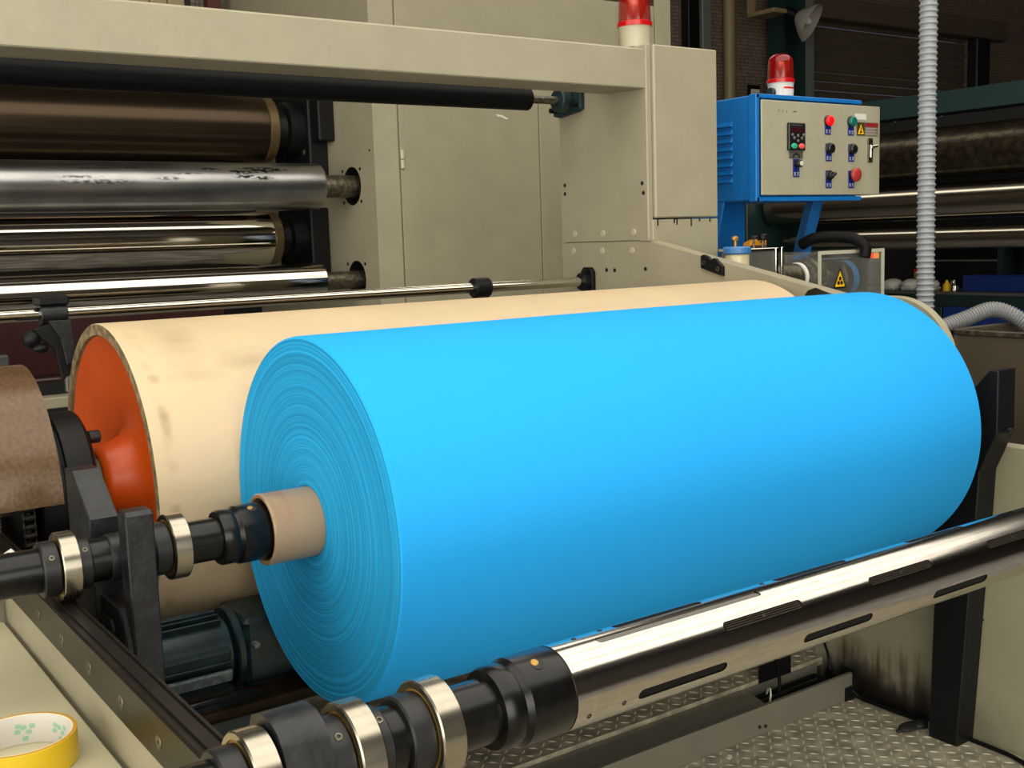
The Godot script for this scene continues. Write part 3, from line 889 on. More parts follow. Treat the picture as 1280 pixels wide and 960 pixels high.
func make_drive() -> void:
	var o := Vector3(0, DY, DZ)
	# curved sheet guard
	var g := thing("chain_guard", "brown curved sheet metal guard over the drive chain", "guard", Vector3(0.56, 1.07, -3.1))
	part("curved_sheet", Shape.new().lathe([Vector2(0.50, 0.345), Vector2(0.50, 0.349), Vector2(0.66, 0.349), Vector2(0.66, 0.345), Vector2(0.50, 0.345)], 0, o, 48, deg_to_rad(4), deg_to_rad(150)), MA.tan_guard, g)
	part("edge_strip", Shape.new().lathe([Vector2(0.36, 0.352), Vector2(0.36, 0.358), Vector2(0.496, 0.358), Vector2(0.496, 0.352)], 0, o, 40, deg_to_rad(-4), deg_to_rad(34)), MA.weld, g)
	var wd := Shape.new()
	for k in 26:
		var a := deg_to_rad(lerpf(-3.0, 33.0, k / 25.0))
		wd.ball(Vector3(0.498, DY + sin(a) * 0.353, DZ + cos(a) * 0.353), Vector3(0.009 + rng.randf() * 0.005, 0.008, 0.008), 8)
	part("weld_bead", wd, MA.weld, g)
	part("rear_tab", Shape.new().bx(0.60, 0.675, 1.36, 1.425, -3.56, -3.50, 0.003), MA.slate, g)
	part("stay", Shape.new().bx(0.575, 0.60, 0.9, 1.40, -3.56, -3.51, 0.003), MA.slate, g)
	# pulley
	var p := thing("drive_pulley", "black drive pulley disc on the orange drum's axle", "pulley", Vector3(0.72, DY - 0.21, DZ))
	part("disc", Shape.new().lathe([Vector2(0.64, 0.0), Vector2(0.64, 0.19), Vector2(0.644, 0.2), Vector2(0.70, 0.2), Vector2(0.703, 0.196), Vector2(0.707, 0.196), Vector2(0.71, 0.21), Vector2(0.775, 0.21), Vector2(0.783, 0.205), Vector2(0.79, 0.19), Vector2(0.79, 0.07)], 0, o, 80, 0, TAU, 0.9), MA.black, p)
	part("bolt", Shape.new().rod(0, Vector3(0, DY + 0.145, DZ + 0.10), 0.79, 0.822, 0.018, 20, 0.003), MA.oxide_dull, p)
	# sprocket and chain
	var sp := thing("sprocket", "dark toothed sprocket under the brown guard", "sprocket", Vector3(0.6, DY - 0.2, DZ))
	var teeth := []
	for k in 112:
		var a := TAU * k / 112.0
		var rr := 0.198 if k % 4 < 2 else 0.186
		teeth.append(Vector2(cos(a) * rr, DY - 0.0 + sin(a) * rr) + Vector2(DZ, 0))
	part("toothed_disc", Shape.new().prism(teeth, 0, 0.593, 0.609), MA.black, sp)
	part("hub", Shape.new().rod(0, o, 0.50, 0.64, 0.06, 40, 0.005), MA.olive, sp)
	var ch := thing("drive_chain", "dark greasy roller chain hanging from the sprocket", "chain", Vector3(0.6, 0.5, DZ + 0.2))
	var lk := Shape.new()
	for s in [-1.0, 1.0]:
		lk.prism([Vector2(-0.007, -0.017), Vector2(0.007, -0.017), Vector2(0.0085, -0.010), Vector2(0.0055, 0.0), Vector2(0.0085, 0.010), Vector2(0.007, 0.017), Vector2(-0.007, 0.017), Vector2(-0.0085, 0.010), Vector2(-0.0055, 0.0), Vector2(-0.0085, -0.010)], 0, s * 0.0135 - 0.0015, s * 0.0135 + 0.0015, 0.0004)
	lk.rod(0, Vector3(0, 0.0115, 0), -0.0175, 0.0175, 0.0038, 12, 0.0006)
	lk.rod(0, Vector3(0, 0.0115, 0), -0.011, 0.011, 0.0078, 16, 0.0006)
	var lm := lk.mesh()
	for k in 36:
		var q := 0.51 + k * 0.0235
		var o2 := part("chain_link", lm, MA.chain, ch)
		if q <= DY:
			o2.global_position = Vector3(0.601, q, DZ + 0.21)
		else:
			var a := (q - DY) / 0.21
			o2.global_transform = Transform3D(Basis(Vector3(1, 0, 0), -a), Vector3(0.601, DY + sin(a) * 0.21, DZ + cos(a) * 0.21))
	# gear motor below the drum
	var my := 0.67
	var mz := -2.79
	var m := thing("gear_motor", "dark green finned gear motor under the beige drum", "motor", Vector3(0.95, 0.1, mz))
	var om := Vector3(0, my, mz)
	var body := Shape.new().rod(0, om, 0.60, 1.0, 0.088, 48, 0.008)
	part("casing", body, MA.motor, m)
	for k in 28:
		if k in [2, 3, 4, 26, 27, 25]:
			continue
		var a := TAU * k / 28.0
		part("fin", Shape.new().box(Vector3(0.79, my + sin(a) * 0.096, mz + cos(a) * 0.096), Vector3(0.38, 0.022, 0.005), 0.0015, Basis(Vector3(1, 0, 0), -a + PI / 2)), MA.motor, m)
	part("terminal_band", Shape.new().box(Vector3(0.79, my + 0.012, mz + 0.092), Vector3(0.38, 0.042, 0.024), 0.004, Basis(Vector3(1, 0, 0), 0.25)), MA.motor, m)
	part("worn_plate", Shape.new().box(Vector3(0.81, my - 0.036, mz + 0.102), Vector3(0.34, 0.034, 0.012), 0.003, Basis(Vector3(1, 0, 0), 0.35)), MA.motor_worn, m)
	part("end_flange", Shape.new().rod(0, om, 1.0, 1.022, 0.11, 48, 0.004), MA.motor, m)
	part("gearbox", Shape.new().box(Vector3(1.112, my - 0.005, mz), Vector3(0.18, 0.20, 0.20), 0.012), MA.motor, m)
	part("bolt", Shape.new().rod(2, Vector3(1.045, my + 0.03, 0), mz + 0.099, mz + 0.116, 0.009, 6), MA.motor_worn, m)
	part("foot", Shape.new().bx(0.75, 1.18, 0.1, my - 0.08, mz - 0.06, mz + 0.05, 0.004), MA.motor, m)
	solo("cross_shaft", Shape.new().rod(0, Vector3(0, 0.573, -2.645), 0.565, 3.30, 0.0355, 40, 0.003), MA.dark_bar, "dark oily round cross shaft below the blue roll", "shaft")
	var bd := thing("added_dark_sheet", "added black sheet standing in for the dark under the beige drum", "dark sheet", Vector3(2.0, 0.1, -3.8))  # added black sheet: stands in for the shade below the drum
	part("shade_sheet", Shape.new().bx(0.6, 3.56, 0.1, 0.95, -3.86, -3.82, 0.004), MA.black_soft, bd)
	# bits behind the drum at the left
	var mp := thing("web_chute", "dark maroon sheet chute behind the brown guard", "chute", Vector3(0.6, 1.2, -5.1))
	part("sheet", Shape.new().bx(-0.6, 1.9, 1.20, 1.47, -5.08, -5.0, 0.01), MA.maroon, mp)
	part("lower_lip", Shape.new().bx(-0.6, 1.9, 1.18, 1.20, -5.0, -4.93, 0.008), MA.maroon, mp)
	part("support", Shape.new().bx(1.85, 1.9, -0.3, 1.2, -5.07, -5.02), MA.black, mp)
	var cb := thing("cream_crossbar", "cream cross bar between brown guard and orange drum end", "beam", Vector3(0.6, 0.9, -4.6))
	part("bar", Shape.new().bx(0.56, 3.55, 1.08, 1.125, -4.98, -4.86, 0.004), MA.cream, cb)
	part("lower_bar", Shape.new().bx(0.56, 3.55, 0.98, 1.02, -4.98, -4.9, 0.004), MA.post_grey, cb)


# ---------------------------------------------------------------- right frame and pit floor
func make_right_frame() -> void:
	var f := thing("machine_housing", "cream side panel with sooty stains at its foot", "machine panel", Vector3(3.34, -0.3, -1.9))
	var s := Shape.new().bx(3.302, 3.36, -0.3, 1.01, -2.76, -0.9, 0.003)
	part("panel_body", s, MA.cream, f)
	var q := Shape.new()
	var nn := Vector3(-1, 0, 0)
	q.squad([Vector3(3.30, 0.0, -2.757), Vector3(3.30, 0.0, -0.903), Vector3(3.30, 1.007, -0.903), Vector3(3.30, 1.007, -2.757)], [nn, nn, nn, nn], [Vector2(0, 1), Vector2(1, 1), Vector2(1, 0), Vector2(0, 0)])
	q.quad(Vector3(3.30, 1.007, -2.757), Vector3(3.30, 1.007, -0.903), Vector3(3.302, 1.0085, -0.903), Vector3(3.302, 1.0085, -2.757), Vector3(-0.7, 0.7, 0))
	part("painted_face", q, MA.panel, f)
	part("plug", Shape.new().rod(0, Vector3(0, 0.42, -2.06), 3.297, 3.302, 0.004, 10), MA.black_soft, f)
	# arm on the right
	var a := thing("swing_arm", "black steel swing arm with chamfered tip at the blue roll's far end", "machine arm", Vector3(3.25, -0.02, -2.1))
	part("arm_plate", Shape.new().prism([Vector2(-2.19, 0.0), Vector2(-2.175, 0.55), Vector2(-2.18, 0.80), Vector2(-2.21, 0.95), Vector2(-2.21, 1.04), Vector2(-2.045, 1.205), Vector2(-1.995, 1.262), Vector2(-1.965, 1.262), Vector2(-1.965, 1.065), Vector2(-2.022, 0.935), Vector2(-2.03, 0.79), Vector2(-2.05, 0.53), Vector2(-2.085, 0.0)], 0, 3.2, 3.296, 0.003), MA.black, a)
	part("pivot_pin", Shape.new().rod(0, Vector3(0, 0.57, -2.125), 3.188, 3.2, 0.021, 24, 0.003), MA.stub, a)
	part("bolt", Shape.new().rod(0, Vector3(0, 1.07, -1.955), 3.24, 3.262, 0.008, 6), MA.oxide_dull, a)
	# floor plates
	var tp := struct("floor_tread", Shape.new().bx(0.57, 3.30, -0.03, 0.0, -2.552, 1.2), MA.tread, "checker plate floor of the machine pit", "floor plate")
	tread_marks(tp, 0.6, 3.29, -2.54, -1.0, 0.0)
	var t2 := struct("floor_step", Shape.new().bx(0.57, 3.57, 0.07, 0.1, -4.6, -2.722), MA.tread, "raised checker plate behind the cable trough", "floor plate")
	tread_marks(t2, 0.6, 3.5, -3.1, -2.73, 0.1)
	# cable trough
	var c := thing("cable_trough", "galvanised cable trough along the pit floor", "trough", Vector3(2.0, -0.0, -2.6))
	part("front_wall", Shape.new().bx(0.7, 3.262, 0.0, 0.098, -2.556, -2.553).bx(0.7, 3.262, 0.096, 0.098, -2.566, -2.556), MA.zinc, c)
	part("back_wall", Shape.new().bx(0.7, 3.262, 0.0, 0.085, -2.718, -2.715), MA.zinc, c)
	part("base", Shape.new().bx(0.7, 3.262, 0.0, 0.003, -2.715, -2.556), MA.zinc, c)
	part("cover", Shape.new().prism([Vector2(0.7, -2.568), Vector2(2.83, -2.568), Vector2(2.87, -2.714), Vector2(0.7, -2.714)], 1, 0.083, 0.086), MA.zinc, c)
	part("end_bracket", Shape.new().bx(3.262, 3.268, 0.0, 0.11, -2.60, -2.55).bx(3.22, 3.268, 0.0, 0.05, -2.553, -2.545), MA.black, c)
	part("rivet", Shape.new().rod(2, Vector3(2.77, 0.03, 0), -2.553, -2.549, 0.006, 10).rod(2, Vector3(2.80, 0.025, 0), -2.553, -2.549, 0.006, 10), MA.oxide_dull, c)
	part("side_flap", Shape.new().bx(2.95, 3.12, 0.085, 0.15, -2.722, -2.718), MA.black, c)
	var cols := ["black cable nearest the front wall of the trough", "black cable lying second in the open trough", "black cable lying third in the open trough", "black cable against the back wall of the trough"]
	for k in 4:
		var pth := []
		for i in 22:
			var u := i / 21.0
			pth.append(Vector3(lerpf(2.2, 3.22, u), 0.028 + 0.008 * sin(u * 5.0 + k) + 0.007 * k, -2.60 - k * 0.03 + 0.004 * sin(u * 9.0 + k * 2.0)))
		solo("cable", Shape.new().tube(pth, 0.009, 8), MA.rubber, cols[k], "cable", "cables in the trough")
	solo("cable_tie", Shape.new().tube([Vector3(2.875, 0.075, -2.60), Vector3(2.885, 0.098, -2.605), Vector3(2.905, 0.108, -2.625), Vector3(2.925, 0.098, -2.65), Vector3(2.93, 0.07, -2.665)], 0.0035, 8), MA.white, "white cable tie looped over cables in the trough", "cable tie")
	solo("cable", Shape.new().tube(curve([Vector3(2.94, 0.06, -2.62), Vector3(2.97, 0.12, -2.64), Vector3(3.0, 0.19, -2.69), Vector3(3.03, 0.3, -2.75), Vector3(3.05, 0.5, -2.86)], 20), 0.006, 8), MA.rubber, "black cable rising out of the trough's open end", "cable")
	solo("cable", Shape.new().tube(curve([Vector3(3.22, 0.10, -2.62), Vector3(3.235, 0.16, -2.645), Vector3(3.27, 0.22, -2.72), Vector3(3.285, 0.25, -2.78), Vector3(3.29, 0.1, -2.85)], 20), 0.005, 8), MA.rubber, "thin black cable arching up beside the cream side panel", "cable")
	solo("cable", Shape.new().tube(curve([Vector3(3.25, 0.05, -2.56), Vector3(3.27, 0.012, -2.53), Vector3(3.272, 0.01, -2.46), Vector3(3.268, 0.01, -2.38), Vector3(3.272, 0.01, -2.30), Vector3(3.26, 0.012, -2.24)], 24), 0.008, 8), MA.rubber, "black cable on the floor along the sooty panel foot", "cable")
	solo("cable", Shape.new().tube(curve([Vector3(3.272, 0.008, -2.08), Vector3(3.27, 0.008, -2.0), Vector3(3.265, 0.008, -1.93), Vector3(3.24, 0.008, -1.85), Vector3(3.2, 0.008, -1.77), Vector3(3.15, 0.008, -1.6)], 24), 0.007, 8), MA.rubber, "black cable on the floor in front of the swing arm", "cable")
	solo("greasy_rag", Shape.new().ball(Vector3(3.20, 0.010, -2.265), Vector3(0.05, 0.010, 0.028), 12).ball(Vector3(3.235, 0.014, -2.245), Vector3(0.03, 0.014, 0.024), 10).ball(Vector3(3.165, 0.006, -2.27), Vector3(0.03, 0.006, 0.012), 8), MA.black_soft, "black greasy lump on the floor at the swing arm's foot", "rag")
	solo("paper_scrap", Shape.new().box(Vector3(2.57, 0.002, -2.50), Vector3(0.03, 0.002, 0.012), 0.0, Basis(Vector3(0, 1, 0), 0.6)), MA.white, "tiny white paper scrap on checker plate before the trough", "scrap")


func curve(pts: Array, k: int) -> Array:
	var c := Curve3D.new()
	for i in pts.size():
		var d: Vector3 = (pts[mini(i + 1, pts.size() - 1)] - pts[maxi(i - 1, 0)]) / 6.0
		c.add_point(pts[i], -d, d)
	var out := []
	var L := c.get_baked_length()
	for i in k:
		out.append(c.sample_baked(L * i / (k - 1), true))
	return out


func tread_marks(p: Node3D, x0: float, x1: float, z0: float, z1: float, y: float) -> void:
	var lens := Shape.new()
	var k := 8
	for i in k:
		var u0 := -1.0 + 2.0 * i / k
		var u1 := -1.0 + 2.0 * (i + 1) / k
		var w0 := 0.0042 * (1.0 - u0 * u0)
		var w1 := 0.0042 * (1.0 - u1 * u1)
		for s in [-1.0, 1.0]:
			lens.quad(Vector3(u0 * 0.017, 0, s * w0), Vector3(u1 * 0.017, 0, s * w1), Vector3(u1 * 0.015, 0.0022 * (1.0 - u1 * u1), 0), Vector3(u0 * 0.015, 0.0022 * (1.0 - u0 * u0), 0), Vector3(0, 0.85, s * 0.5).normalized())
	var mm := MultiMesh.new()
	mm.transform_format = MultiMesh.TRANSFORM_3D
	mm.mesh = lens.mesh()
	var tr := []
	var a := 0
	var z := z0
	while z < z1:
		var b := 0
		var x := x0 + 0.02
		while x < x1 - 0.02:
			var t := Transform3D(Basis(Vector3(0, 1, 0), (0.72 if (a + b) % 2 == 0 else -0.85)), Vector3(x, y, z))
			tr.append(t)
			x += 0.039; b += 1
		z += 0.039; a += 1
	mm.instance_count = tr.size()
	for i in tr.size():
		mm.set_instance_transform(i, tr[i])
	var o := MultiMeshInstance3D.new()
	o.name = "raised_pattern"
	o.multimesh = mm
	o.material_override = MA.tread_bar
	o.set_meta("kind", "stuff")
	p.add_child(o, true)


# ---------------------------------------------------------------- the machine behind
func make_portal() -> void:
	var f := thing("portal_gantry", "cream portal frame with long top beam and square column", "machine frame", Vector3(3.7, 0, -4.2))
	part("top_beam", Shape.new().prism([Vector2(-4.24, 2.385), Vector2(-3.985, 2.38), Vector2(-3.98, 2.385), Vector2(-3.98, 2.552), Vector2(-3.988, 2.56), Vector2(-4.24, 2.56)], 0, -1.6, 3.62), MA.cream, f)
	part("column_front", Shape.new().bx(3.58, 3.612, 1.686, 2.578, -4.61, -3.972, 0.004), MA.cream, f)
	part("column_cover", Shape.new().bx(3.6135, 4.02, 1.789, 2.577, -4.63, -3.955, 0.006), MA.cream, f)
	part("column_base", Shape.new().bx(3.60, 4.025, 0.0, 1.782, -4.63, -3.962, 0.004), MA.cream, f)
	part("fillet", Shape.new().prism([Vector2(3.50, 2.556), Vector2(3.545, 2.562), Vector2(3.57, 2.572), Vector2(3.585, 2.578), Vector2(3.585, 2.556)], 2, -4.2, -3.985), MA.cream, f)
	var sp := part("side_plate", Shape.new().prism([Vector2(-4.632, 0.1), Vector2(-4.632, 1.683), Vector2(-3.955, 1.683), Vector2(-2.89, 1.461), Vector2(-2.79, 1.43), Vector2(-2.765, 1.38), Vector2(-2.765, 0.1)], 0, 3.58, 3.645, 0.003), MA.cream, f)
	part("recess_plate", Shape.new().bx(3.583, 3.60, 1.688, 2.46, -4.632, -3.98), MA.cream, f)
	part("bottom_lip", Shape.new().bx(3.575, 3.6, 1.683, 1.69, -4.03, -3.955, 0.001), MA.cream_dull, f)
	for q in [[1.728, -4.523], [1.726, -4.302], [1.726, -4.075], [1.643, -4.537], [1.641, -4.311], [1.641, -4.089]]:
		part("screw_plug", Shape.new().rod(0, Vector3(0, q[0], q[1]), 3.576, 3.585, 0.016, 20, 0.002), MA.cream_edge, f)
	for q in [[1.975, -4.596], [1.932, -4.597], [1.952, -4.010], [1.907, -4.002], [1.548, -4.28], [1.547, -4.22], [1.554, -3.997]]:
		part("screw_hole", Shape.new().rod(0, Vector3(0, q[0], q[1]), 3.5785, 3.584, 0.010, 12), MA.black_soft, f)
	# rust and oil marks: dark runs under the cover seam
	for q in [[3.63, 0.032], [3.735, 0.022], [3.752, 0.03], [3.845, 0.038], [3.90, 0.016], [3.97, 0.02]]:
		part("oil_run", Shape.new().bx(q[0] - 0.004, q[0] + 0.004, 1.785 - q[1], 1.783, -3.9625, -3.9612), MA.bar, f)
	part("oil_stain", Shape.new().prism([Vector2(-3.03, 1.47), Vector2(-2.99, 1.482), Vector2(-2.90, 1.455), Vector2(-2.80, 1.42), Vector2(-2.80, 1.36), Vector2(-2.93, 1.38), Vector2(-2.98, 1.43), Vector2(-3.06, 1.43)], 0, 3.5785, 3.582), MA.bar, f)
	# bracket with two holes on the sloping edge
	var br := thing("hole_bracket", "small black bracket with two bolt holes on the sloping plate edge", "bracket", Vector3(3.62, 1.57, -3.6))
	part("strip", Shape.new().prism([Vector2(-3.615, 1.56), Vector2(-3.615, 1.612), Vector2(-3.60, 1.618), Vector2(-3.57, 1.608), Vector2(-3.555, 1.593), Vector2(-3.54, 1.602), Vector2(-3.525, 1.600), Vector2(-3.485, 1.565), Vector2(-3.485, 1.525)], 0, 3.562, 3.579, 0.001), MA.black, br)
	for q in [[-3.595, 1.583], [-3.51, 1.556]]:
		part("bolt_hole", Shape.new().ring(0, Vector3(0, q[1], q[0]), 3.559, 3.563, 0.005, 0.011, 16), MA.stub, br)
	# guide roller under the beam
	var gr := thing("guide_roller", "black rubber guide roller under the cream top beam", "roller", Vector3(2, 2.33, -4.53))
	var o := Vector3(0, 2.385, -4.53)
	part("roller_body", Shape.new().rod(0, o, -1.5, 3.315, 0.055, 48, 0.004), MA.rubber, gr)
	part("journal", Shape.new().rod(0, o, 3.315, 3.549, 0.02, 24), MA.stub, gr)
	var pb := thing("flange_bearing", "dark green flange bearing holding the black guide roller", "bearing", Vector3(3.55, 2.31, -4.53))
	part("flange", Shape.new().prism([Vector2(-4.64, 2.32), Vector2(-4.60, 2.31), Vector2(-4.45, 2.325), Vector2(-4.42, 2.34), Vector2(-4.42, 2.44), Vector2(-4.46, 2.46), Vector2(-4.60, 2.46), Vector2(-4.64, 2.42)], 0, 3.55, 3.5795, 0.004), MA.dark_green, pb)
	part("housing", Shape.new().ring(0, o, 3.49, 3.55, 0.021, 0.058, 32, 0.006), MA.dark_green, pb)
	part("bolt", Shape.new().rod(0, Vector3(0, 2.345, -4.61), 3.51, 3.56, 0.014, 6), MA.black, pb)
	part("bolt", Shape.new().rod(0, Vector3(0, 2.36, -4.45), 3.52, 3.56, 0.014, 6), MA.black, pb)
	# spreader rod and its holders
	var ro := Vector3(0, 1.493, -4.41)
	var rd := thing("spreader_rod", "slim polished steel rod behind the beige drum", "rod", Vector3(2, 1.47, -4.41))
	part("bar", Shape.new().rod(0, ro, -1.2, 3.553, 0.0238, 32, 0.002), MA.chrome_plain, rd)
	var eb := thing("rod_end_bracket", "black end bracket holding the polished rod on the cream plate", "bracket", Vector3(3.56, 1.43, -4.41))
	part("plate", Shape.new().prism([Vector2(-4.455, 1.44), Vector2(-4.455, 1.54), Vector2(-4.435, 1.562), Vector2(-4.385, 1.562), Vector2(-4.365, 1.54), Vector2(-4.365, 1.44)], 0, 3.555, 3.5795, 0.003), MA.black, eb)
	part("boss", Shape.new().ring(0, ro, 3.515, 3.556, 0.024, 0.043, 32, 0.004), MA.black, eb)
	for q in [[1.545, -4.41], [1.46, -4.40]]:
		part("bolt", Shape.new().rod(0, Vector3(0, q[0], q[1]), 3.545, 3.56, 0.009, 6), MA.oxide_dull, eb)
	var cl := thing("rod_clamp", "black clamp ring on the polished rod above the beige drum", "clamp", Vector3(2.9, 1.45, -4.41))
	part("ring", Shape.new().ring(0, ro, 2.875, 2.965, 0.024, 0.046, 40, 0.006), MA.black, cl)
	part("foot", Shape.new().bx(2.89, 2.95, 1.38, 1.46, -4.44, -4.38, 0.004), MA.black, cl)
	# sensor holder hanging at the left
	var sh := thing("sensor_holder", "black sensor holder hanging from the polished rod near brown guard", "holder", Vector3(1.0, 1.28, -4.41))
	part("clamp_block", Shape.new().ring(0, ro, 0.965, 1.06, 0.0242, 0.046, 32, 0.004), MA.slate, sh)
	part("clamp_cap", Shape.new().bx(0.955, 1.065, 1.525, 1.56, -4.455, -4.36, 0.006), MA.black, sh)
	part("arm_face", Shape.new().prism([Vector2(0.98, 1.47), Vector2(1.062, 1.47), Vector2(1.068, 1.40), Vector2(1.07, 1.305), Vector2(1.035, 1.305), Vector2(1.02, 1.40)], 2, -4.36, -4.345, 0.003), MA.slate, sh)
	part("arm_web", Shape.new().prism([Vector2(0.93, 1.44), Vector2(1.02, 1.47), Vector2(1.05, 1.40), Vector2(1.05, 1.26), Vector2(1.02, 1.25), Vector2(1.0, 1.36), Vector2(0.96, 1.40)], 2, -4.40, -4.36, 0.004), MA.black, sh)
	part("knob", Shape.new().ball(Vector3(0.925, 1.405, -4.38), Vector3(0.032, 0.036, 0.03), 12).ball(Vector3(0.95, 1.37, -4.37), Vector3(0.03, 0.02, 0.03), 10), MA.black, sh)
	part("screw", Shape.new().rod(2, Vector3(1.078, 1.335, 0), -4.40, -4.35, 0.008, 12), MA.stub, sh)
	part("sensor_head", Shape.new().bx(1.03, 1.055, 1.20, 1.265, -4.39, -4.36, 0.003), MA.grey, sh)
	part("sensor_wire", Shape.new().tube(curve([Vector3(1.045, 1.225, -4.35), Vector3(1.06, 1.26, -4.34), Vector3(1.10, 1.275, -4.33), Vector3(1.15, 1.27, -4.33)], 14), 0.004, 8), MA.white, sh)
	# beacons
	beacon(Vector3(3.63, 2.579, -4.1), 1.12, false, "red warning beacon on the cream column's top")


func beacon(p: Vector3, k: float, label: bool, text: String) -> void:
	var b := thing("warning_beacon", text, "beacon", p)
	var o := Vector3(p.x, 0, p.z)
	part("base", Shape.new().lathe([Vector2(p.y, 0), Vector2(p.y, 0.062 * k), Vector2(p.y + 0.075 * k, 0.066 * k), Vector2(p.y + 0.085 * k, 0.070 * k), Vector2(p.y + 0.085 * k, 0)], 1, o, 40), MA.white if label else MA.cream_edge, b)
	part("lens_rim", Shape.new().lathe([Vector2(p.y + 0.085 * k, 0.05 * k), Vector2(p.y + 0.085 * k, 0.073 * k), Vector2(p.y + 0.104 * k, 0.073 * k), Vector2(p.y + 0.108 * k, 0.066 * k)], 1, o, 40), MA.red_rim, b)
	part("lens", Shape.new().lathe([Vector2(p.y + 0.104 * k, 0.068 * k), Vector2(p.y + 0.19 * k, 0.065 * k), Vector2(p.y + 0.212 * k, 0.061 * k), Vector2(p.y + 0.228 * k, 0.047 * k), Vector2(p.y + 0.235 * k, 0.025 * k), Vector2(p.y + 0.236 * k, 0.0)], 1, o, 40, 0, TAU, 0.6), MA.red_glass, b)
	part("reflector", Shape.new().lathe([Vector2(p.y + 0.12 * k, 0.03 * k), Vector2(p.y + 0.15 * k, 0.046 * k), Vector2(p.y + 0.19 * k, 0.05 * k), Vector2(p.y + 0.2 * k, 0.02 * k)], 1, o, 24, deg_to_rad(-10), deg_to_rad(170)), MA.reflector, b)
	part("bulb", Shape.new().ball(Vector3(p.x, p.y + 0.165 * k, p.z), Vector3(0.016, 0.022, 0.016), 12), glow("ff5a3a", 1.5), b)
	if label:
		# a print wrapped on the base
		part("label", Shape.new().lathe([Vector2(p.y + 0.018, 0.0664), Vector2(p.y + 0.066, 0.0682)], 1, o, 12, deg_to_rad(56), deg_to_rad(128)), MA.white, b)
		part("label_band", Shape.new().lathe([Vector2(p.y + 0.052, 0.0681), Vector2(p.y + 0.062, 0.0685)], 1, o, 12, deg_to_rad(58), deg_to_rad(126)), MA.red, b)
		part("side_knob", Shape.new().rod(0, Vector3(0, p.y + 0.035, p.z + 0.0), p.x - 0.085, p.x - 0.06, 0.026, 20, 0.004), MA.dark_green, b)


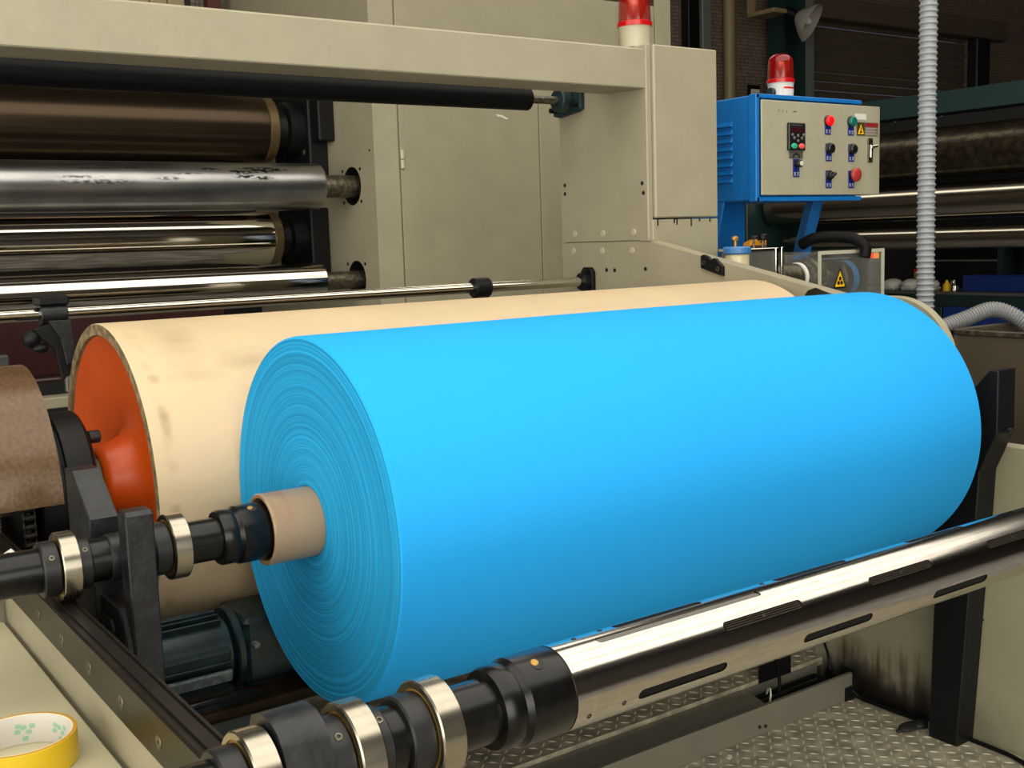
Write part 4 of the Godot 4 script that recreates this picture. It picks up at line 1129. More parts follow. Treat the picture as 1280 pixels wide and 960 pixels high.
func make_calender() -> void:
	# side plate with bores: a box with two holes
	var c := thing("calender_stand", "cream calender side plate with round bearing bores", "machine frame", Vector3(3.66, -0.3, -7.5))
	var pl := CSGBox3D.new()
	pl.name = "side_plate"
	pl.size = Vector3(0.18, 4.4, 2.6)
	pl.material = MA.cream
	c.add_child(pl)
	pl.global_position = Vector3(3.67, 1.9, -7.9)
	for q in [[2.103, -6.93], [1.475, -6.92]]:
		var b := CSGCylinder3D.new()
		b.name = "bore"
		b.operation = CSGShape3D.OPERATION_SUBTRACTION
		b.radius = 0.128; b.height = 0.4; b.sides = 48
		b.rotation_degrees = Vector3(0, 0, 90)
		b.material = MA.black_soft
		pl.add_child(b, true)
		b.global_position = Vector3(3.67, q[0], q[1])
		part("bore_back", Shape.new().rod(0, Vector3(0, q[0], q[1]), 3.70, 3.75, 0.127, 32), MA.black_soft, c)
		for a in [40.0, 140.0, 220.0, 320.0]:
			var th := deg_to_rad(a)
			part("bolt_hole", Shape.new().rod(0, Vector3(0, q[0] + sin(th) * 0.165, q[1] + cos(th) * 0.165), 3.576, 3.584, 0.011, 12), MA.bar, c)
	part("far_plate", Shape.new().bx(-1.5, -1.3, -0.3, 4.1, -9.0, -6.6), MA.cream, c)
	part("dark_void_sheet", Shape.new().bx(-1.3, 3.58, -0.3, 3.2, -8.7, -8.6), MA.black_soft, c)  # black sheet standing in for the dark void behind the rolls
	part("pocket_mark", Shape.new().rod(0, Vector3(0, 2.32, -6.66), 3.577, 3.584, 0.008, 10), MA.black_soft, c)
	var a := thing("calender_roll", "satin steel roll with ink smears below the bronze roll", "roller", Vector3(1.5, 1.95, -6.93))
	var o := Vector3(0, 2.10, -6.93)
	part("roll_face", Shape.new().lathe([Vector2(-0.5, 0), Vector2(-0.5, 0.15), Vector2(3.315, 0.15), Vector2(3.325, 0.146), Vector2(3.325, 0.07)], 0, o, 96, 0, TAU, 0.9), MA.satin, a)
	part("journal", Shape.new().rod(0, o, 3.32, 3.69, 0.075, 40), MA.stub, a)
	var b := thing("calender_roll", "mirror polished steel roll just above the slim rod", "roller", Vector3(1.5, 1.35, -6.92))
	o = Vector3(0, 1.475, -6.92)
	part("roll_face", Shape.new().rod(0, o, -0.5, 3.307, 0.12, 96, 0.004), MA.chrome, b)
	part("journal", Shape.new().rod(0, o, 3.30, 3.69, 0.06, 40), MA.stub, b)
	var u := thing("calender_roll", "dark bronze coloured roll uppermost behind the black guide roller", "roller", Vector3(1.5, 2.29, -7.5))
	o = Vector3(0, 2.52, -7.5)
	part("roll_face", Shape.new().rod(0, o, -0.5, 3.17, 0.228, 96, 0.004), MA.bronze, u)
	part("end_ring", Shape.new().rod(0, o, 3.17, 3.247, 0.224, 64, 0.01), MA.bronze_rim, u)
	var w := thing("calender_roll", "mirror polished roll with brassy end between the two steel rolls", "roller", Vector3(1.5, 1.59, -7.5))
	o = Vector3(0, 1.775, -7.5)
	part("roll_face", Shape.new().rod(0, o, -0.5, 3.18, 0.183, 96, 0.004), MA.chrome, w)
	part("end_ring", Shape.new().rod(0, o, 3.18, 3.247, 0.182, 64, 0.008), MA.bronze_rim, w)
	for q in [[2.52, 0.19, "black bearing block at the end of the bronze roll"], [1.775, 0.15, "black bearing block at the end of the brassy ended roll"]]:
		var h := thing("bearing_block", q[2], "bearing", Vector3(3.45, q[0] - 0.3, -7.55))
		part("housing", Shape.new().lathe([Vector2(3.25, 0), Vector2(3.25, q[1] - 0.05), Vector2(3.33, q[1] - 0.04), Vector2(3.34, q[1]), Vector2(3.50, q[1]), Vector2(3.50, 0)], 0, Vector3(0, q[0], -7.5), 48), MA.black, h)
		part("block", Shape.new().bx(3.44, 3.578, q[0] - 0.36, q[0] + (0.28 if q[1] > 0.16 else 0.2), -7.86, -7.26 if q[1] > 0.16 else -7.30, 0.01), MA.black, h)
		if q[1] > 0.16:
			part("jaw", Shape.new().bx(3.46, 3.578, 2.42, 2.85, -7.27, -7.14, 0.01), MA.black, h)
			part("bolt_ring", Shape.new().ring(0, Vector3(0, 2.36, -7.36), 3.432, 3.445, 0.012, 0.022, 24, 0.003), MA.stub, h)
			part("bolt", Shape.new().rod(0, Vector3(0, 2.50, -7.33), 3.432, 3.445, 0.012, 6), MA.oxide_dull, h)
	# tall cabinet face beside the calender
	var k := thing("tall_cabinet", "tall cream machine cabinet with hinged door behind the portal", "cabinet", Vector3(4.9, -0.3, -6.9))
	part("carcass", Shape.new().bx(3.765, 6.21, -0.3, 3.44, -7.4, -6.615, 0.004), MA.cream_dull, k)
	var dr := part("door", Shape.new().bx(3.775, 4.915, 0.2, 2.665, -6.615, -6.598, 0.003), MA.cream_dull, k)
	part("hinge", Shape.new().rod(1, Vector3(3.785, 0, -6.592), 2.20, 2.255, 0.014, 12).rod(1, Vector3(3.785, 0, -6.592), 2.262, 2.32, 0.014, 12), MA.cream_edge, dr)
	part("paint_scuff", Shape.new().prism([Vector2(4.545, 2.578), Vector2(4.60, 2.574), Vector2(4.655, 2.55), Vector2(4.635, 2.546), Vector2(4.59, 2.562), Vector2(4.565, 2.562)], 2, -6.598, -6.5965), MA.white, dr)
	part("upper_panel", Shape.new().bx(3.775, 5.66, 2.68, 3.43, -6.615, -6.598, 0.003), MA.cream_dull, k)
	part("side_strip", Shape.new().bx(4.922, 5.66, 0.2, 2.665, -6.615, -6.598, 0.003), MA.cream_dull, k)
	part("end_strip", Shape.new().bx(6.05, 6.21, 0.2, 3.7, -6.615, -6.598, 0.003), MA.cream_dull, k)
	part("narrow_door", Shape.new().bx(5.70, 6.04, 0.2, 3.38, -6.615, -6.600, 0.003), MA.cream_dull, k)
	# boarded screen behind the beam, seen over its top
	var sc := thing("board_screen", "pinkish brown boarded screen rising behind the top beam", "screen", Vector3(1.5, 2.5, -8.9))
	part("backing", Shape.new().bx(-1.0, 3.3, 2.9, 4.3, -9.1, -9.0), MA.black_soft, sc)
	var tones := ["6b3a30", "7a4636", "7c5140", "8a644e", "93755a", "9a7e60", "9c8567", "9a8a6c"]
	for i in 30:
		part("board", Shape.new().bx(-0.95 + i * 0.14, -0.818 + i * 0.14, 2.9, 4.3, -9.0, -8.97, 0.004), mat(tones[clampi((i - 18) / 1 if i > 18 else 0, 0, 7)], 0.55), sc)
	solo("red_post", Shape.new().bx(3.36, 3.47, -0.3, 4.3, -8.88, -8.78, 0.005), mat("4c1a18", 0.5), "dark red post beside the boarded screen", "post")


# ---------------------------------------------------------------- control cabinet
func disc_button(t: Node3D, called: String, x: float, y: float, r: float, m: Material, d := 0.028) -> Node3D:
	part("bezel", Shape.new().ring(2, Vector3(x, y, 0), -3.99, -3.978, r * 0.8, r * 1.15, 28, 0.003), MA.plastic_black, t)
	return part(called, Shape.new().lathe([Vector2(-3.99, 0), Vector2(-3.99, r), Vector2(-3.99 + d * 0.8, r), Vector2(-3.99 + d, r * 0.8), Vector2(-3.99 + d, 0)], 2, Vector3(x, y, 0), 28), m, t)


func tag_plate(t: Node3D, x: float, y: float) -> void:
	var p := part("legend_plate", Shape.new().bx(x - 0.024, x + 0.024, y - 0.062, y + 0.03, -3.99, -3.986, 0.001), MA.label_blue, t)
	# two small white characters
	var g := Shape.new()
	for s in [-0.011, 0.011]:
		g.bx(x + s - 0.007, x + s + 0.007, y - 0.040, y - 0.038, -3.986, -3.9855)
		g.bx(x + s - 0.006, x + s + 0.006, y - 0.046, y - 0.044, -3.986, -3.9855)
		g.bx(x + s - 0.001, x + s + 0.001, y - 0.054, y - 0.036, -3.986, -3.9855)
		g.bx(x + s - 0.007, x + s + 0.007, y - 0.054, y - 0.052, -3.986, -3.9855)
	part("characters", g, MA.white, p)


func make_control_cabinet() -> void:
	var c := thing("control_cabinet", "blue control cabinet with pale grey door of buttons", "control cabinet", Vector3(4.8, 1.3, -4.25))
	part("body", Shape.new().bx(4.345, 5.165, 1.868, 2.392, -4.48, -4.035, 0.006), MA.blue_paint, c)
	part("top_flange", Shape.new().bx(4.34, 5.16, 2.375, 2.396, -4.05, -4.0, 0.003), MA.blue_paint, c)
	part("bottom_flange", Shape.new().bx(4.34, 5.165, 1.862, 1.885, -4.05, -4.0, 0.003), MA.blue_paint, c)
	part("edge_flange", Shape.new().bx(4.336, 4.362, 1.862, 2.396, -4.05, -4.0, 0.003), MA.blue_paint, c)
	for k in 8:
		var y := 2.262 - k * 0.0405
		part("louver", Shape.new().prism([Vector2(4.346, y - 0.016), Vector2(4.330, y - 0.012), Vector2(4.330, y - 0.008), Vector2(4.346, y + 0.012)], 2, -4.42, -4.168, 0.002), MA.blue_paint, c)
	# slanting legs
	part("leg", Shape.new().prism([Vector2(-4.48, 1.87), Vector2(-4.235, 1.87), Vector2(-4.33, 1.50), Vector2(-4.48, 1.30)], 0, 4.345, 4.357, 0.002), MA.blue_paint, c)
	part("leg", Shape.new().prism([Vector2(-4.36, 1.87), Vector2(-4.24, 1.87), Vector2(-4.36, 1.50), Vector2(-4.48, 1.50)], 0, 5.13, 5.142, 0.002), MA.blue_paint, c)
	part("leg_flange", Shape.new().prism([Vector2(-4.252, 1.87), Vector2(-4.24, 1.87), Vector2(-4.36, 1.50), Vector2(-4.372, 1.50)], 0, 5.06, 5.142, 0.001), MA.blue_paint, c)
	part("back_sheet", Shape.new().bx(4.357, 4.75, 1.45, 1.87, -4.48, -4.47), MA.blue_paint, c)
	part("stand", Shape.new().bx(4.36, 5.14, 0.0, 1.45, -4.50, -4.42, 0.004), MA.dark_green, c)
	var d := part("door", Shape.new().bx(4.366, 5.305, 1.893, 2.366, -4.0, -3.99, 0.003), MA.door_grey, c)
	# drive keypad
	var kp := part("keypad", Shape.new().bx(4.55, 4.676, 2.118, 2.258, -3.99, -3.972, 0.004), MA.plastic_black, c)
	part("display", Shape.new().bx(4.567, 4.65, 2.21, 2.235, -3.972, -3.9705), mat("3a0e10", 0.2), kp)
	part("key", Shape.new().add(Shape.new().ball(Vector3.ZERO, Vector3(0.024, 0.014, 0.006), 12), Transform3D(Basis(), Vector3(4.588, 2.140, -3.971))), mat("2bb07e", 0.4), kp)
	part("key", Shape.new().add(Shape.new().ball(Vector3.ZERO, Vector3(0.024, 0.014, 0.006), 12), Transform3D(Basis(), Vector3(4.644, 2.140, -3.971))), mat("e05a55", 0.4), kp)
	for q in [[4.617, 2.192], [4.617, 2.166], [4.588, 2.180], [4.646, 2.180], [4.575, 2.196], [4.66, 2.196]]:
		part("key", Shape.new().ball(Vector3(q[0], q[1], -3.971), Vector3(0.010, 0.009, 0.005), 10), MA.grey, kp)
	part("wordmark", Shape.new().bx(4.566, 4.65, 2.243, 2.247, -3.972, -3.971), MA.grey, kp)
	var sc := part("dial_plate", Shape.new().bx(4.566, 4.672, 2.078, 2.116, -3.99, -3.987, 0.001), MA.grey, c)
	var arc := Shape.new().ring(2, Vector3(4.62, 2.078, 0), -3.987, -3.986, 0.022, 0.029, 12)
	arc = Shape.new().lathe([Vector2(-3.987, 0.022), Vector2(-3.986, 0.022), Vector2(-3.986, 0.030)], 2, Vector3(4.62, 2.076, 0), 16, 0.2, PI - 0.2)
	part("scale_arc", arc, MA.plastic_black, sc)
	tag_plate(c, 4.62, 2.046)
	part("speed_knob", Shape.new().rod(2, Vector3(4.622, 2.052, 0), -3.99, -3.955, 0.02, 24, 0.004), MA.plastic_black, c)
	part("knob_cap", Shape.new().rod(2, Vector3(4.622, 2.052, 0), -3.955, -3.95, 0.012, 20, 0.001), MA.white, c)
	# lamps, buttons, switches
	tag_plate(c, 4.868, 2.268)
	tag_plate(c, 5.055, 2.268)
	tag_plate(c, 4.875, 2.13)
	tag_plate(c, 5.06, 2.13)
	tag_plate(c, 4.875, 1.99)
	tag_plate(c, 5.06, 1.99)
	disc_button(c, "red_lamp", 4.868, 2.276, 0.0265, glow("ff0a14", 0.5))
	disc_button(c, "green_lamp", 5.055, 2.278, 0.0265, MA.green)
	disc_button(c, "black_button", 4.878, 2.134, 0.026, MA.plastic_black)
	disc_button(c, "black_button", 5.062, 2.134, 0.026, MA.plastic_black)
	disc_button(c, "selector_base", 4.878, 1.994, 0.024, MA.grey, 0.012)
	part("selector_knob", Shape.new().box(Vector3(4.878, 1.994, -3.964), Vector3(0.044, 0.016, 0.03), 0.004, Basis(Vector3(0, 0, 1), 0.5)).rod(2, Vector3(4.878, 1.994, 0), -3.98, -3.962, 0.019, 24, 0.003), MA.plastic_black, c)
	disc_button(c, "emergency_stop", 5.066, 1.997, 0.02, MA.plastic_black, 0.02)
	part("mushroom_head", Shape.new().lathe([Vector2(-3.972, 0.015), Vector2(-3.968, 0.034), Vector2(-3.958, 0.038), Vector2(-3.950, 0.034), Vector2(-3.946, 0.018), Vector2(-3.945, 0.0)], 2, Vector3(5.066, 1.997, 0), 32, 0, TAU, 0.5), mat("a8322c", 0.4), c)
	part("white_sticker", Shape.new().bx(5.09, 5.185, 2.292, 2.323, -3.99, -3.9885), MA.white, c)
	# hazard label
	var hl := part("hazard_label", Shape.new().bx(5.105, 5.288, 2.206, 2.279, -3.99, -3.9885), mat("6b6258", 0.5), c)
	part("yellow_field", Shape.new().bx(5.108, 5.17, 2.209, 2.276, -3.9885, -3.988), mat("3c3415", 0.5), hl)
	part("triangle", Shape.new().prism([Vector2(5.113, 2.216), Vector2(5.166, 2.216), Vector2(5.1395, 2.268)], 2, -3.988, -3.9872), MA.yellow, hl)
	part("triangle_sign", Shape.new().prism([Vector2(5.136, 2.224), Vector2(5.143, 2.224), Vector2(5.143, 2.252), Vector2(5.136, 2.252)], 2, -3.9872, -3.9868).prism([Vector2(5.126, 2.222), Vector2(5.153, 2.222), Vector2(5.1395, 2.236)], 2, -3.9872, -3.9868), MA.plastic_black, hl)
	part("red_header", Shape.new().bx(5.174, 5.286, 2.256, 2.276, -3.9885, -3.988), mat("8e1218", 0.5), hl)
	var tx := Shape.new()
	for k in 5:
		tx.bx(5.178, 5.282 - (k % 2) * 0.02, 2.213 + k * 0.0085, 2.216 + k * 0.0085, -3.9885, -3.988)
	part("print_lines", tx, mat("b5aca0", 0.5), hl)
	# latch
	var lt := part("latch", Shape.new().bx(5.198, 5.238, 2.066, 2.196, -3.99, -3.984, 0.001), MA.stub, c)
	part("latch_handle", Shape.new().box(Vector3(5.232, 2.15, -3.972), Vector3(0.06, 0.014, 0.012), 0.003, Basis(Vector3(0, 0, 1), 0.15)).bx(5.205, 5.225, 2.09, 2.16, -3.984, -3.972, 0.003), MA.chrome_plain, lt)
	part("scribble", Shape.new().bx(4.49, 4.494, 2.308, 2.322, -3.99, -3.9893).bx(4.52, 4.523, 2.308, 2.322, -3.99, -3.9893).bx(4.55, 4.553, 2.306, 2.32, -3.99, -3.9893).bx(4.60, 4.625, 2.312, 2.318, -3.99, -3.9893), MA.grey, c)
	d.set_meta("label", "pale grey door")
	beacon(Vector3(4.675, 2.392, -4.14), 1.0, true, "red warning beacon on the blue control cabinet")


# ---------------------------------------------------------------- guarded drive behind the plate
func make_guard_box() -> void:
	var z := -3.75
	var t := thing("clear_guard", "clear plastic guard box with yellow warning triangle", "machine guard", Vector3(4.75, 1.2, z - 0.15))
	part("front_pane", Shape.new().bx(4.51, 5.02, 1.22, 1.600, z - 0.006, z), MA.clear, t)
	part("end_pane", Shape.new().bx(5.014, 5.02, 1.22, 1.598, z - 0.34, z - 0.006), MA.clear, t)
	part("side_pane", Shape.new().bx(4.51, 4.516, 1.22, 1.60, z - 0.34, z - 0.006), MA.clear, t)
	part("top_pane", Shape.new().bx(4.516, 5.014, 1.594, 1.60, z - 0.34, z - 0.006), MA.clear, t)
	part("edge_strip", Shape.new().bx(4.505, 4.525, 1.22, 1.604, z, z + 0.006).bx(5.005, 5.025, 1.22, 1.604, z, z + 0.006).bx(4.525, 5.005, 1.586, 1.604, z, z + 0.006), MA.clear_edge, t)
	var tri := part("warning_triangle", Shape.new().prism([Vector2(4.622, 1.413), Vector2(4.724, 1.413), Vector2(4.673, 1.515)], 2, z + 0.0005, z + 0.002, 0.0), MA.plastic_black, t)
	part("triangle_field", Shape.new().prism([Vector2(4.634, 1.420), Vector2(4.712, 1.420), Vector2(4.673, 1.500)], 2, z + 0.002, z + 0.0026), MA.yellow, tri)
	var blades := Shape.new()
	for a in [90.0, 210.0, 330.0]:
		var w := deg_to_rad(a)
		blades.rod(2, Vector3(4.673 + cos(w) * 0.014, 1.447 + sin(w) * 0.014, 0), z + 0.0026, z + 0.0032, 0.0105, 14)
	part("hazard_symbol", blades, MA.plastic_black, tri)
	# parts inside
	var p := thing("inner_pulley", "grey belt pulley behind the clear guard", "pulley", Vector3(4.62, 1.3, z - 0.15))
	part("wheel", Shape.new().ring(0, Vector3(0, 1.47, z - 0.16), 4.60, 4.66, 0.03, 0.10, 40, 0.006), MA.stub, p)
	part("shaft", Shape.new().rod(0, Vector3(0, 1.47, z - 0.16), 4.55, 4.795, 0.028, 24), MA.steel, p)
	var q := thing("inner_coupling", "rusty brown coupling drum with blue tape behind the clear guard", "coupling", Vector3(4.85, 1.3, z - 0.15))
	part("drum", Shape.new().rod(0, Vector3(0, 1.45, z - 0.15), 4.80, 4.93, 0.095, 40, 0.01), MA.rusty, q)
	part("tape_band", Shape.new().ring(0, Vector3(0, 1.45, z - 0.15), 4.855, 4.90, 0.09, 0.0965, 40), mat("1f6fa5", 0.5), q)
	var mo := thing("small_motor", "small pale grey motor beside the clear guard", "motor", Vector3(4.35, 1.3, z - 0.1))
	part("casing", Shape.new().rod(0, Vector3(0, 1.475, z - 0.12), 4.30, 4.48, 0.07, 32, 0.01), MA.stub, mo)
	part("end_cap", Shape.new().rod(0, Vector3(0, 1.475, z - 0.12), 4.24, 4.30, 0.05, 32, 0.012), MA.grey, mo)
	part("fan_cover", Shape.new().rod(0, Vector3(0, 1.475, z - 0.12), 4.48, 4.50, 0.075, 32, 0.004), MA.white, mo)
	part("mount", Shape.new().bx(4.3, 4.48, 1.219, 1.42, z - 0.17, z - 0.07, 0.004), MA.grey, mo)
	# curved black hose over the box
	solo("black_hose", Shape.new().tube(curve([Vector3(4.70, 1.634, z - 0.27), Vector3(4.71, 1.665, z - 0.2), Vector3(4.745, 1.672, z - 0.11), Vector3(4.785, 1.66, z - 0.005), Vector3(4.80, 1.615, z + 0.055), Vector3(4.79, 1.565, z + 0.06)], 24), 0.03, 14), MA.rubber, "thick black hose bent over the clear guard box", "hose")
	var rl := thing("relay_lights", "small red and amber lights inside the clear guard", "indicator", Vector3(4.97, 1.55, z - 0.02))
	part("red_light", Shape.new().bx(4.92, 4.955, 1.555, 1.58, z - 0.02, z - 0.008, 0.002), glow("ff3010", 1.2), rl)
	part("amber_light", Shape.new().bx(4.965, 5.0, 1.552, 1.583, z - 0.02, z - 0.008, 0.002), glow("ff9a10", 0.8), rl)
	var st := thing("terminal_block", "grey terminal block behind the clear guard", "terminal", Vector3(4.64, 1.5, z - 0.2))
	part("block", Shape.new().bx(4.58, 4.70, 1.49, 1.585, z - 0.31, z - 0.27, 0.004), MA.grey, st)
	part("blue_tag", Shape.new().bx(4.63, 4.68, 1.56, 1.58, z - 0.27, z - 0.267), mat("2a6fc0", 0.5), st)
	part("screw", Shape.new().rod(2, Vector3(4.64, 1.535, 0), z - 0.27, z - 0.262, 0.011, 12), MA.black, st)
	part("screw", Shape.new().rod(2, Vector3(4.64, 1.505, 0), z - 0.27, z - 0.262, 0.011, 12), MA.black, st)
	# grey box with lid beside it, on the frame
	var g := thing("junction_box", "grey sheet metal box between the jar and clear guard", "box", Vector3(4.15, 1.2, z - 0.12))
	part("body", Shape.new().bx(4.02, 4.21, 1.22, 1.618, z - 0.19, z - 0.006, 0.004), MA.grey, g)
	part("lid", Shape.new().bx(4.01, 4.22, 1.618, 1.632, z - 0.2, z, 0.003), MA.chrome_plain, g)
	part("corner_strip", Shape.new().bx(4.195, 4.212, 1.22, 1.632, z - 0.006, z + 0.004, 0.002), MA.chrome_plain, g)
	part("corner_strip", Shape.new().bx(4.236, 4.25, 1.22, 1.634, z - 0.006, z + 0.004, 0.002), MA.chrome_plain, g)
	part("side_sheet", Shape.new().bx(4.25, 4.42, 1.22, 1.64, z - 0.27, z - 0.26), MA.grey, g)
	part("knob_stem", Shape.new().rod(1, Vector3(4.155, 0, z - 0.1), 1.632, 1.675, 0.006, 10), MA.stub, g)
	part("knob", Shape.new().rod(1, Vector3(4.155, 0, z - 0.1), 1.675, 1.692, 0.024, 20, 0.005), MA.black, g)
	var y := thing("yellow_lever", "amber lever block with black knob above the small motor", "lever", Vector3(4.33, 1.64, z - 0.1))
	part("block", Shape.new().prism([Vector2(4.275, 1.640), Vector2(4.285, 1.658), Vector2(4.33, 1.672), Vector2(4.36, 1.655), Vector2(4.40, 1.668), Vector2(4.40, 1.640)], 2, z - 0.29, z - 0.24, 0.003), mat("b97a12", 0.45), y)
	part("stem", Shape.new().rod(1, Vector3(4.37, 0, z - 0.24), 1.63, 1.675, 0.008, 10), MA.stub, y)
	part("knob", Shape.new().rod(1, Vector3(4.37, 0, z - 0.24), 1.668, 1.70, 0.026, 20, 0.006), MA.black, y)
	solo("brass_fitting", Shape.new().rod(1, Vector3(4.13, 0, z - 0.2), 1.632, 1.67, 0.008, 10).ball(Vector3(4.13, 1.68, z - 0.2), Vector3(0.022, 0.014, 0.014), 10), MA.brass, "tiny brass fitting on the grey junction box lid", "fitting")
	# jar with blue lid
	var j := thing("plastic_jar", "small beige jar with flat blue lid beside the cream plate edge", "jar", Vector3(3.88, 1.22, -3.70))
	var jo := Vector3(3.88, 0, -3.70)
	part("jar_body", Shape.new().lathe([Vector2(1.221, 0), Vector2(1.221, 0.05), Vector2(1.23, 0.055), Vector2(1.60, 0.055), Vector2(1.61, 0.052)], 1, jo, 32), mat("c9bd98", 0.2), j)
	part("lid", Shape.new().rod(1, jo, 1.61, 1.645, 0.064, 36, 0.006), mat("3a74b0", 0.4), j)
	# common base under these
	solo("drive_plinth", Shape.new().bx(3.80, 5.1, 0.0, 1.218, -3.94, -3.63, 0.005), MA.dark_green, "dark green plinth below the clear guard and grey box", "plinth")


# ---------------------------------------------------------------- hoses, bin
func ribbed(path: Array, r: float, pitch: float) -> Shape:
	var c := Curve3D.new()
	for i in path.size():
		var d: Vector3 = (path[mini(i + 1, path.size() - 1)] - path[maxi(i - 1, 0)]) / 6.0
		c.add_point(path[i], -d, d)
	var L := c.get_baked_length()
	var per := 8
	var k := int(L / pitch) * per
	var pts := []
	var rad := []
	for i in k + 1:
		pts.append(c.sample_baked(L * i / k, true))
		var u := float(i % per) / per
		rad.append(r * (1.0 if u > 0.1 and u < 0.45 else 0.88))
	return Shape.new().tube(pts, rad, 28)


func make_hoses() -> void:
	solo("corrugated_hose", ribbed([Vector3(5.165, 4.6, -3.60), Vector3(5.168, 2.9, -3.6), Vector3(5.17, 2.0, -3.6), Vector3(5.175, 1.3, -3.6), Vector3(5.178, 0.9, -3.6), Vector3(5.18, -0.29, -3.6)], 0.047, 0.030), MA.hose, "pale grey corrugated hose hanging straight down beside the control cabinet", "hose")
	solo("corrugated_hose", ribbed([Vector3(4.32, 0.9, -3.16), Vector3(4.40, 1.12, -3.14), Vector3(4.50, 1.225, -3.1), Vector3(4.64, 1.285, -3.02), Vector3(4.75, 1.325, -2.94), Vector3(4.83, 1.26, -2.84), Vector3(4.88, 1.13, -2.76), Vector3(4.9, 0.9, -2.72)], 0.037, 0.0125), MA.hose_dim, "grey corrugated hose arching into the brown metal bin", "hose")
	var b := thing("metal_bin", "open brown sheet metal bin beyond the swing arm", "bin", Vector3(4.8, -0.3, -2.2))
	part("near_wall", Shape.new().bx(4.40, 4.404, -0.3, 1.245, -2.905, -1.3), MA.bin, b)
	part("rim", Shape.new().bx(4.388, 4.412, 1.238, 1.262, -2.925, -1.3, 0.004), MA.stub, b)
	part("rim", Shape.new().bx(4.388, 5.2, 1.238, 1.262, -2.93, -2.905, 0.004), MA.bin, b)
	part("far_wall", Shape.new().bx(5.2, 5.204, -0.3, 1.30, -2.905, -1.3), MA.bin, b)
	part("back_wall", Shape.new().bx(4.404, 5.2, -0.3, 1.24, -2.909, -2.905), MA.bin, b)
	part("front_wall", Shape.new().bx(4.404, 5.2, -0.3, 1.24, -1.304, -1.3), MA.bin, b)
	part("corner_edge", Shape.new().bx(4.394, 4.402, -0.3, 1.24, -2.911, -2.9), MA.chrome_plain, b)
	solo("steel_pipe", Shape.new().tube([Vector3(4.25, 0.99, -2.35), Vector3(4.25, 0.99, -1.2)], 0.022, 20), MA.stub, "grey steel pipe in front of the metal bin", "pipe")
	solo("pipe_support", Shape.new().bx(4.2, 4.3, -0.3, 0.966, -2.4, -1.25, 0.004), MA.black, "black sheet support below the grey steel pipe", "support")


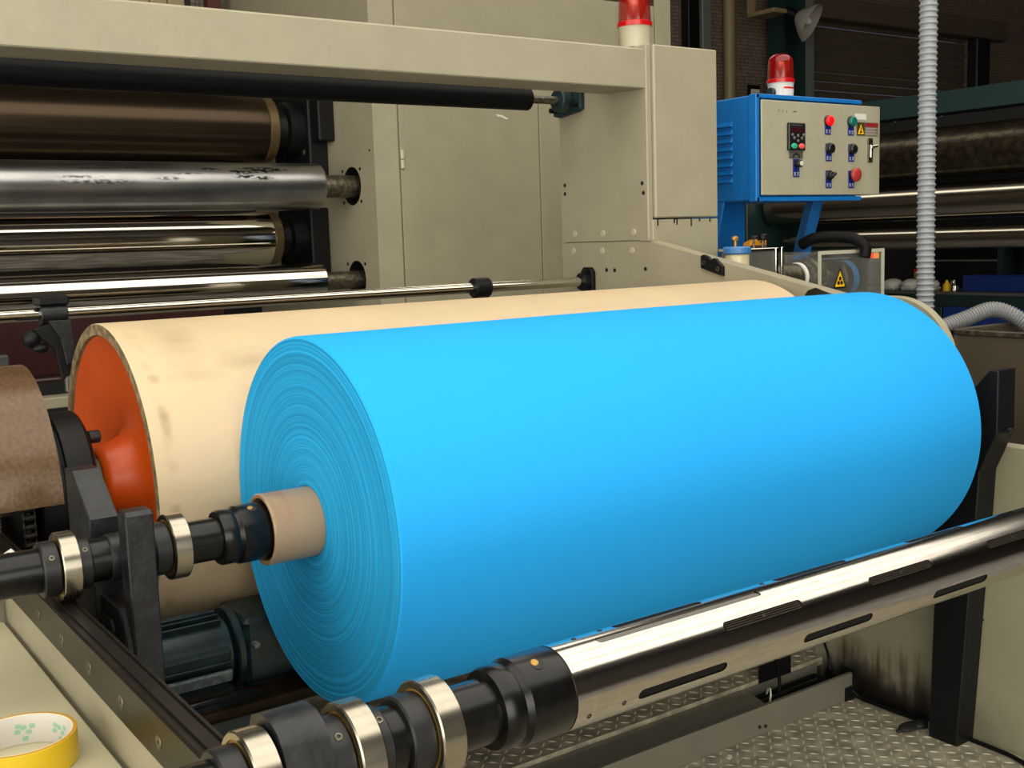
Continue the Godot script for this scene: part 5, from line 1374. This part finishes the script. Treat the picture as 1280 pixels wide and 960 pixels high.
# ---------------------------------------------------------------- the second machine and bench
func make_second_machine() -> void:
	var X := 9.0
	var r1 := thing("large_roll", "large rusty brown steel roll of the second machine", "roller", Vector3(9.2, 2.14, -5.5))
	part("roll_face", Shape.new().rod(2, Vector3(9.2, 2.37, 0), -8.2, -2.5, 0.225, 80, 0.006), MA.rusty, r1)
	var r2 := thing("large_roll", "dark polished steel roll below the rusty brown roll", "roller", Vector3(9.2, 1.75, -5.5))
	part("roll_face", Shape.new().rod(2, Vector3(9.15, 1.93, 0), -8.2, -2.5, 0.165, 80, 0.006), MA.dim_chrome, r2)
	var r3 := thing("large_roll", "shiny steel roll lowest of the second machine's rolls", "roller", Vector3(9.15, 1.5, -5.5))
	part("roll_face", Shape.new().lathe([Vector2(-8.0, 0.03), Vector2(-7.9, 0.05), Vector2(-7.75, 0.09), Vector2(-7.5, 0.1), Vector2(-2.5, 0.1), Vector2(-2.5, 0.0)], 2, Vector3(9.1, 1.605, 0), 64), MA.dim_chrome, r3)
	solo("green_beam", Shape.new().prism([Vector2(9.0, 2.70), Vector2(9.25, 2.70), Vector2(9.25, 2.885), Vector2(9.0, 2.885)], 2, -8.245, -2.455, 0.01), MA.dark_green, "dark green steel beam above the rusty roll", "beam")
	var p := thing("machine_stand", "dark green end stand carrying the second machine's rolls", "machine frame", Vector3(9.2, -0.3, -8.4))
	part("plate", Shape.new().bx(8.8, 9.7, -0.3, 2.9, -8.5, -8.25, 0.01), MA.dark_green, p)
	part("plate", Shape.new().bx(8.8, 9.7, -0.3, 2.9, -2.45, -2.2, 0.01), MA.dark_green, p)
	part("back_sheet", Shape.new().bx(9.75, 9.78, 1.6, 2.75, -8.25, -2.45), MA.black_soft, p)
	# bench with shelf along the far aisle
	X = 10.5
	var b := thing("work_bench", "long dark green work bench with blue drawers under the far rolls", "bench", Vector3(10.8, -0.3, -6.9))
	part("top", Shape.new().bx(X, 11.3, 0.995, 1.025, -9.0, -4.8, 0.004), MA.grey, b)
	part("apron", Shape.new().bx(X + 0.01, X + 0.05, 0.875, 0.995, -9.0, -4.8), MA.dark_green, b)
	part("drawer_front", Shape.new().bx(X + 0.012, X + 0.05, 0.55, 0.87, -7.1, -4.8, 0.004), MA.navy, b)
	part("drawer_front", Shape.new().bx(X + 0.012, X + 0.05, 0.55, 0.87, -9.0, -7.12, 0.004), MA.dark_green, b)
	part("carcass", Shape.new().bx(X + 0.05, 11.3, -0.3, 0.99, -9.0, -4.8), MA.black_soft, b)
	solo("blue_crate", Shape.new().bx(X + 0.2, X + 0.45, 1.026, 1.19, -7.0, -5.0, 0.006), MA.navy, "long dark blue crate standing on the work bench", "crate")
	var sh := thing("tool_shelf", "dark green open shelf standing on the work bench", "shelf", Vector3(11.0, 1.03, -6.9))
	for z in [-7.72, -6.75, -6.43, -5.2]:
		part("upright", Shape.new().bx(10.98, 11.28, 1.026, 1.56, z - 0.035, z + 0.035), MA.dark_green, sh)
	part("shelf_board", Shape.new().bx(10.98, 11.28, 1.325, 1.342, -7.68, -6.78), MA.grey, sh)
	part("shelf_board", Shape.new().bx(10.98, 11.28, 1.315, 1.332, -6.39, -5.24), MA.grey, sh)
	part("shelf_board", Shape.new().bx(10.98, 11.28, 1.55, 1.565, -7.7, -5.2), MA.dark_green, sh)
	part("back_board", Shape.new().bx(11.28, 11.3, 1.026, 2.2, -8.9, -4.9), MA.black_soft, sh)
	part("red_edge", Shape.new().bx(10.97, 10.98, 1.50, 1.515, -7.68, -6.78), MA.red, sh)
	# things on it
	for q in [[-7.82, "white cloth bundle at the bench end by the guard box"], [-7.58, "white cloth bundle in the middle of the bench bundles"], [-7.36, "white cloth bundle touching the hose side on the bench"]]:
		solo("cloth_bundle", Shape.new().ball(Vector3(X + 0.15, 1.089, q[0]), Vector3(0.12, 0.062, 0.10), 14).box(Vector3(X + 0.15, 1.053, q[0]), Vector3(0.2, 0.048, 0.17), 0.02), MA.white, q[1], "bundle", "white bundles on the bench")
	var yl := thing("yellow_bottle", "small yellow bottle on the bench beside the hanging hose", "bottle", Vector3(X + 0.15, 1.026, -7.15))
	part("bottle_body", Shape.new().lathe([Vector2(1.026, 0), Vector2(1.026, 0.04), Vector2(1.09, 0.04), Vector2(1.12, 0.016), Vector2(1.14, 0.014), Vector2(1.14, 0)], 1, Vector3(X + 0.15, 0, -7.15), 20), MA.yellow, yl)
	var tp := thing("metal_fitting", "small shiny metal fitting on the work bench", "fitting", Vector3(X + 0.15, 1.026, -7.06))
	part("body", Shape.new().rod(1, Vector3(X + 0.15, 0, -7.06), 1.026, 1.09, 0.045, 20, 0.006).ball(Vector3(X + 0.15, 1.12, -7.07), Vector3(0.03, 0.035, 0.03), 12), MA.chrome_plain, tp)
	var pb := thing("red_tin", "bright red tin on the shelf with a white mark", "tin", Vector3(11.08, 1.332, -6.34))
	part("tin_body", Shape.new().rod(1, Vector3(11.08, 0, -6.3), 1.333, 1.46, 0.05, 20, 0.006).ball(Vector3(11.08, 1.47, -6.3), Vector3(0.04, 0.03, 0.04), 12), MA.red, pb)
	part("white_mark", Shape.new().bx(11.022, 11.03, 1.36, 1.40, -6.33, -6.27), MA.white, pb)
	solo("brown_carton", Shape.new().bx(11.0, 11.2, 1.333, 1.46, -6.2, -5.9, 0.004), mat("6e5238", 0.7), "brown cardboard carton on the shelf behind the red tin", "carton")
	var tb := thing("label_box", "small yellow and red box below the shelf board", "box", Vector3(10.9, 1.12, -7.6))
	part("box_body", Shape.new().bx(10.8, 10.9, 1.15, 1.25, -7.66, -7.54, 0.003), mat("a08432", 0.5), tb)
	part("red_band", Shape.new().bx(10.798, 10.8, 1.225, 1.25, -7.66, -7.54), MA.red, tb)
	part("stand", Shape.new().bx(10.8, 10.9, 1.026, 1.15, -7.64, -7.56), MA.dark_green, tb)


func _ready() -> void:
	rng.seed = 20240611
	make_light()
	make_materials()
	make_hall()
	make_portal()
	make_calender()
	make_right_frame()
	make_left_frame()
	make_rolls()
	make_shafts()
	make_drive()
	make_control_cabinet()
	make_guard_box()
	make_hoses()
	make_second_machine()
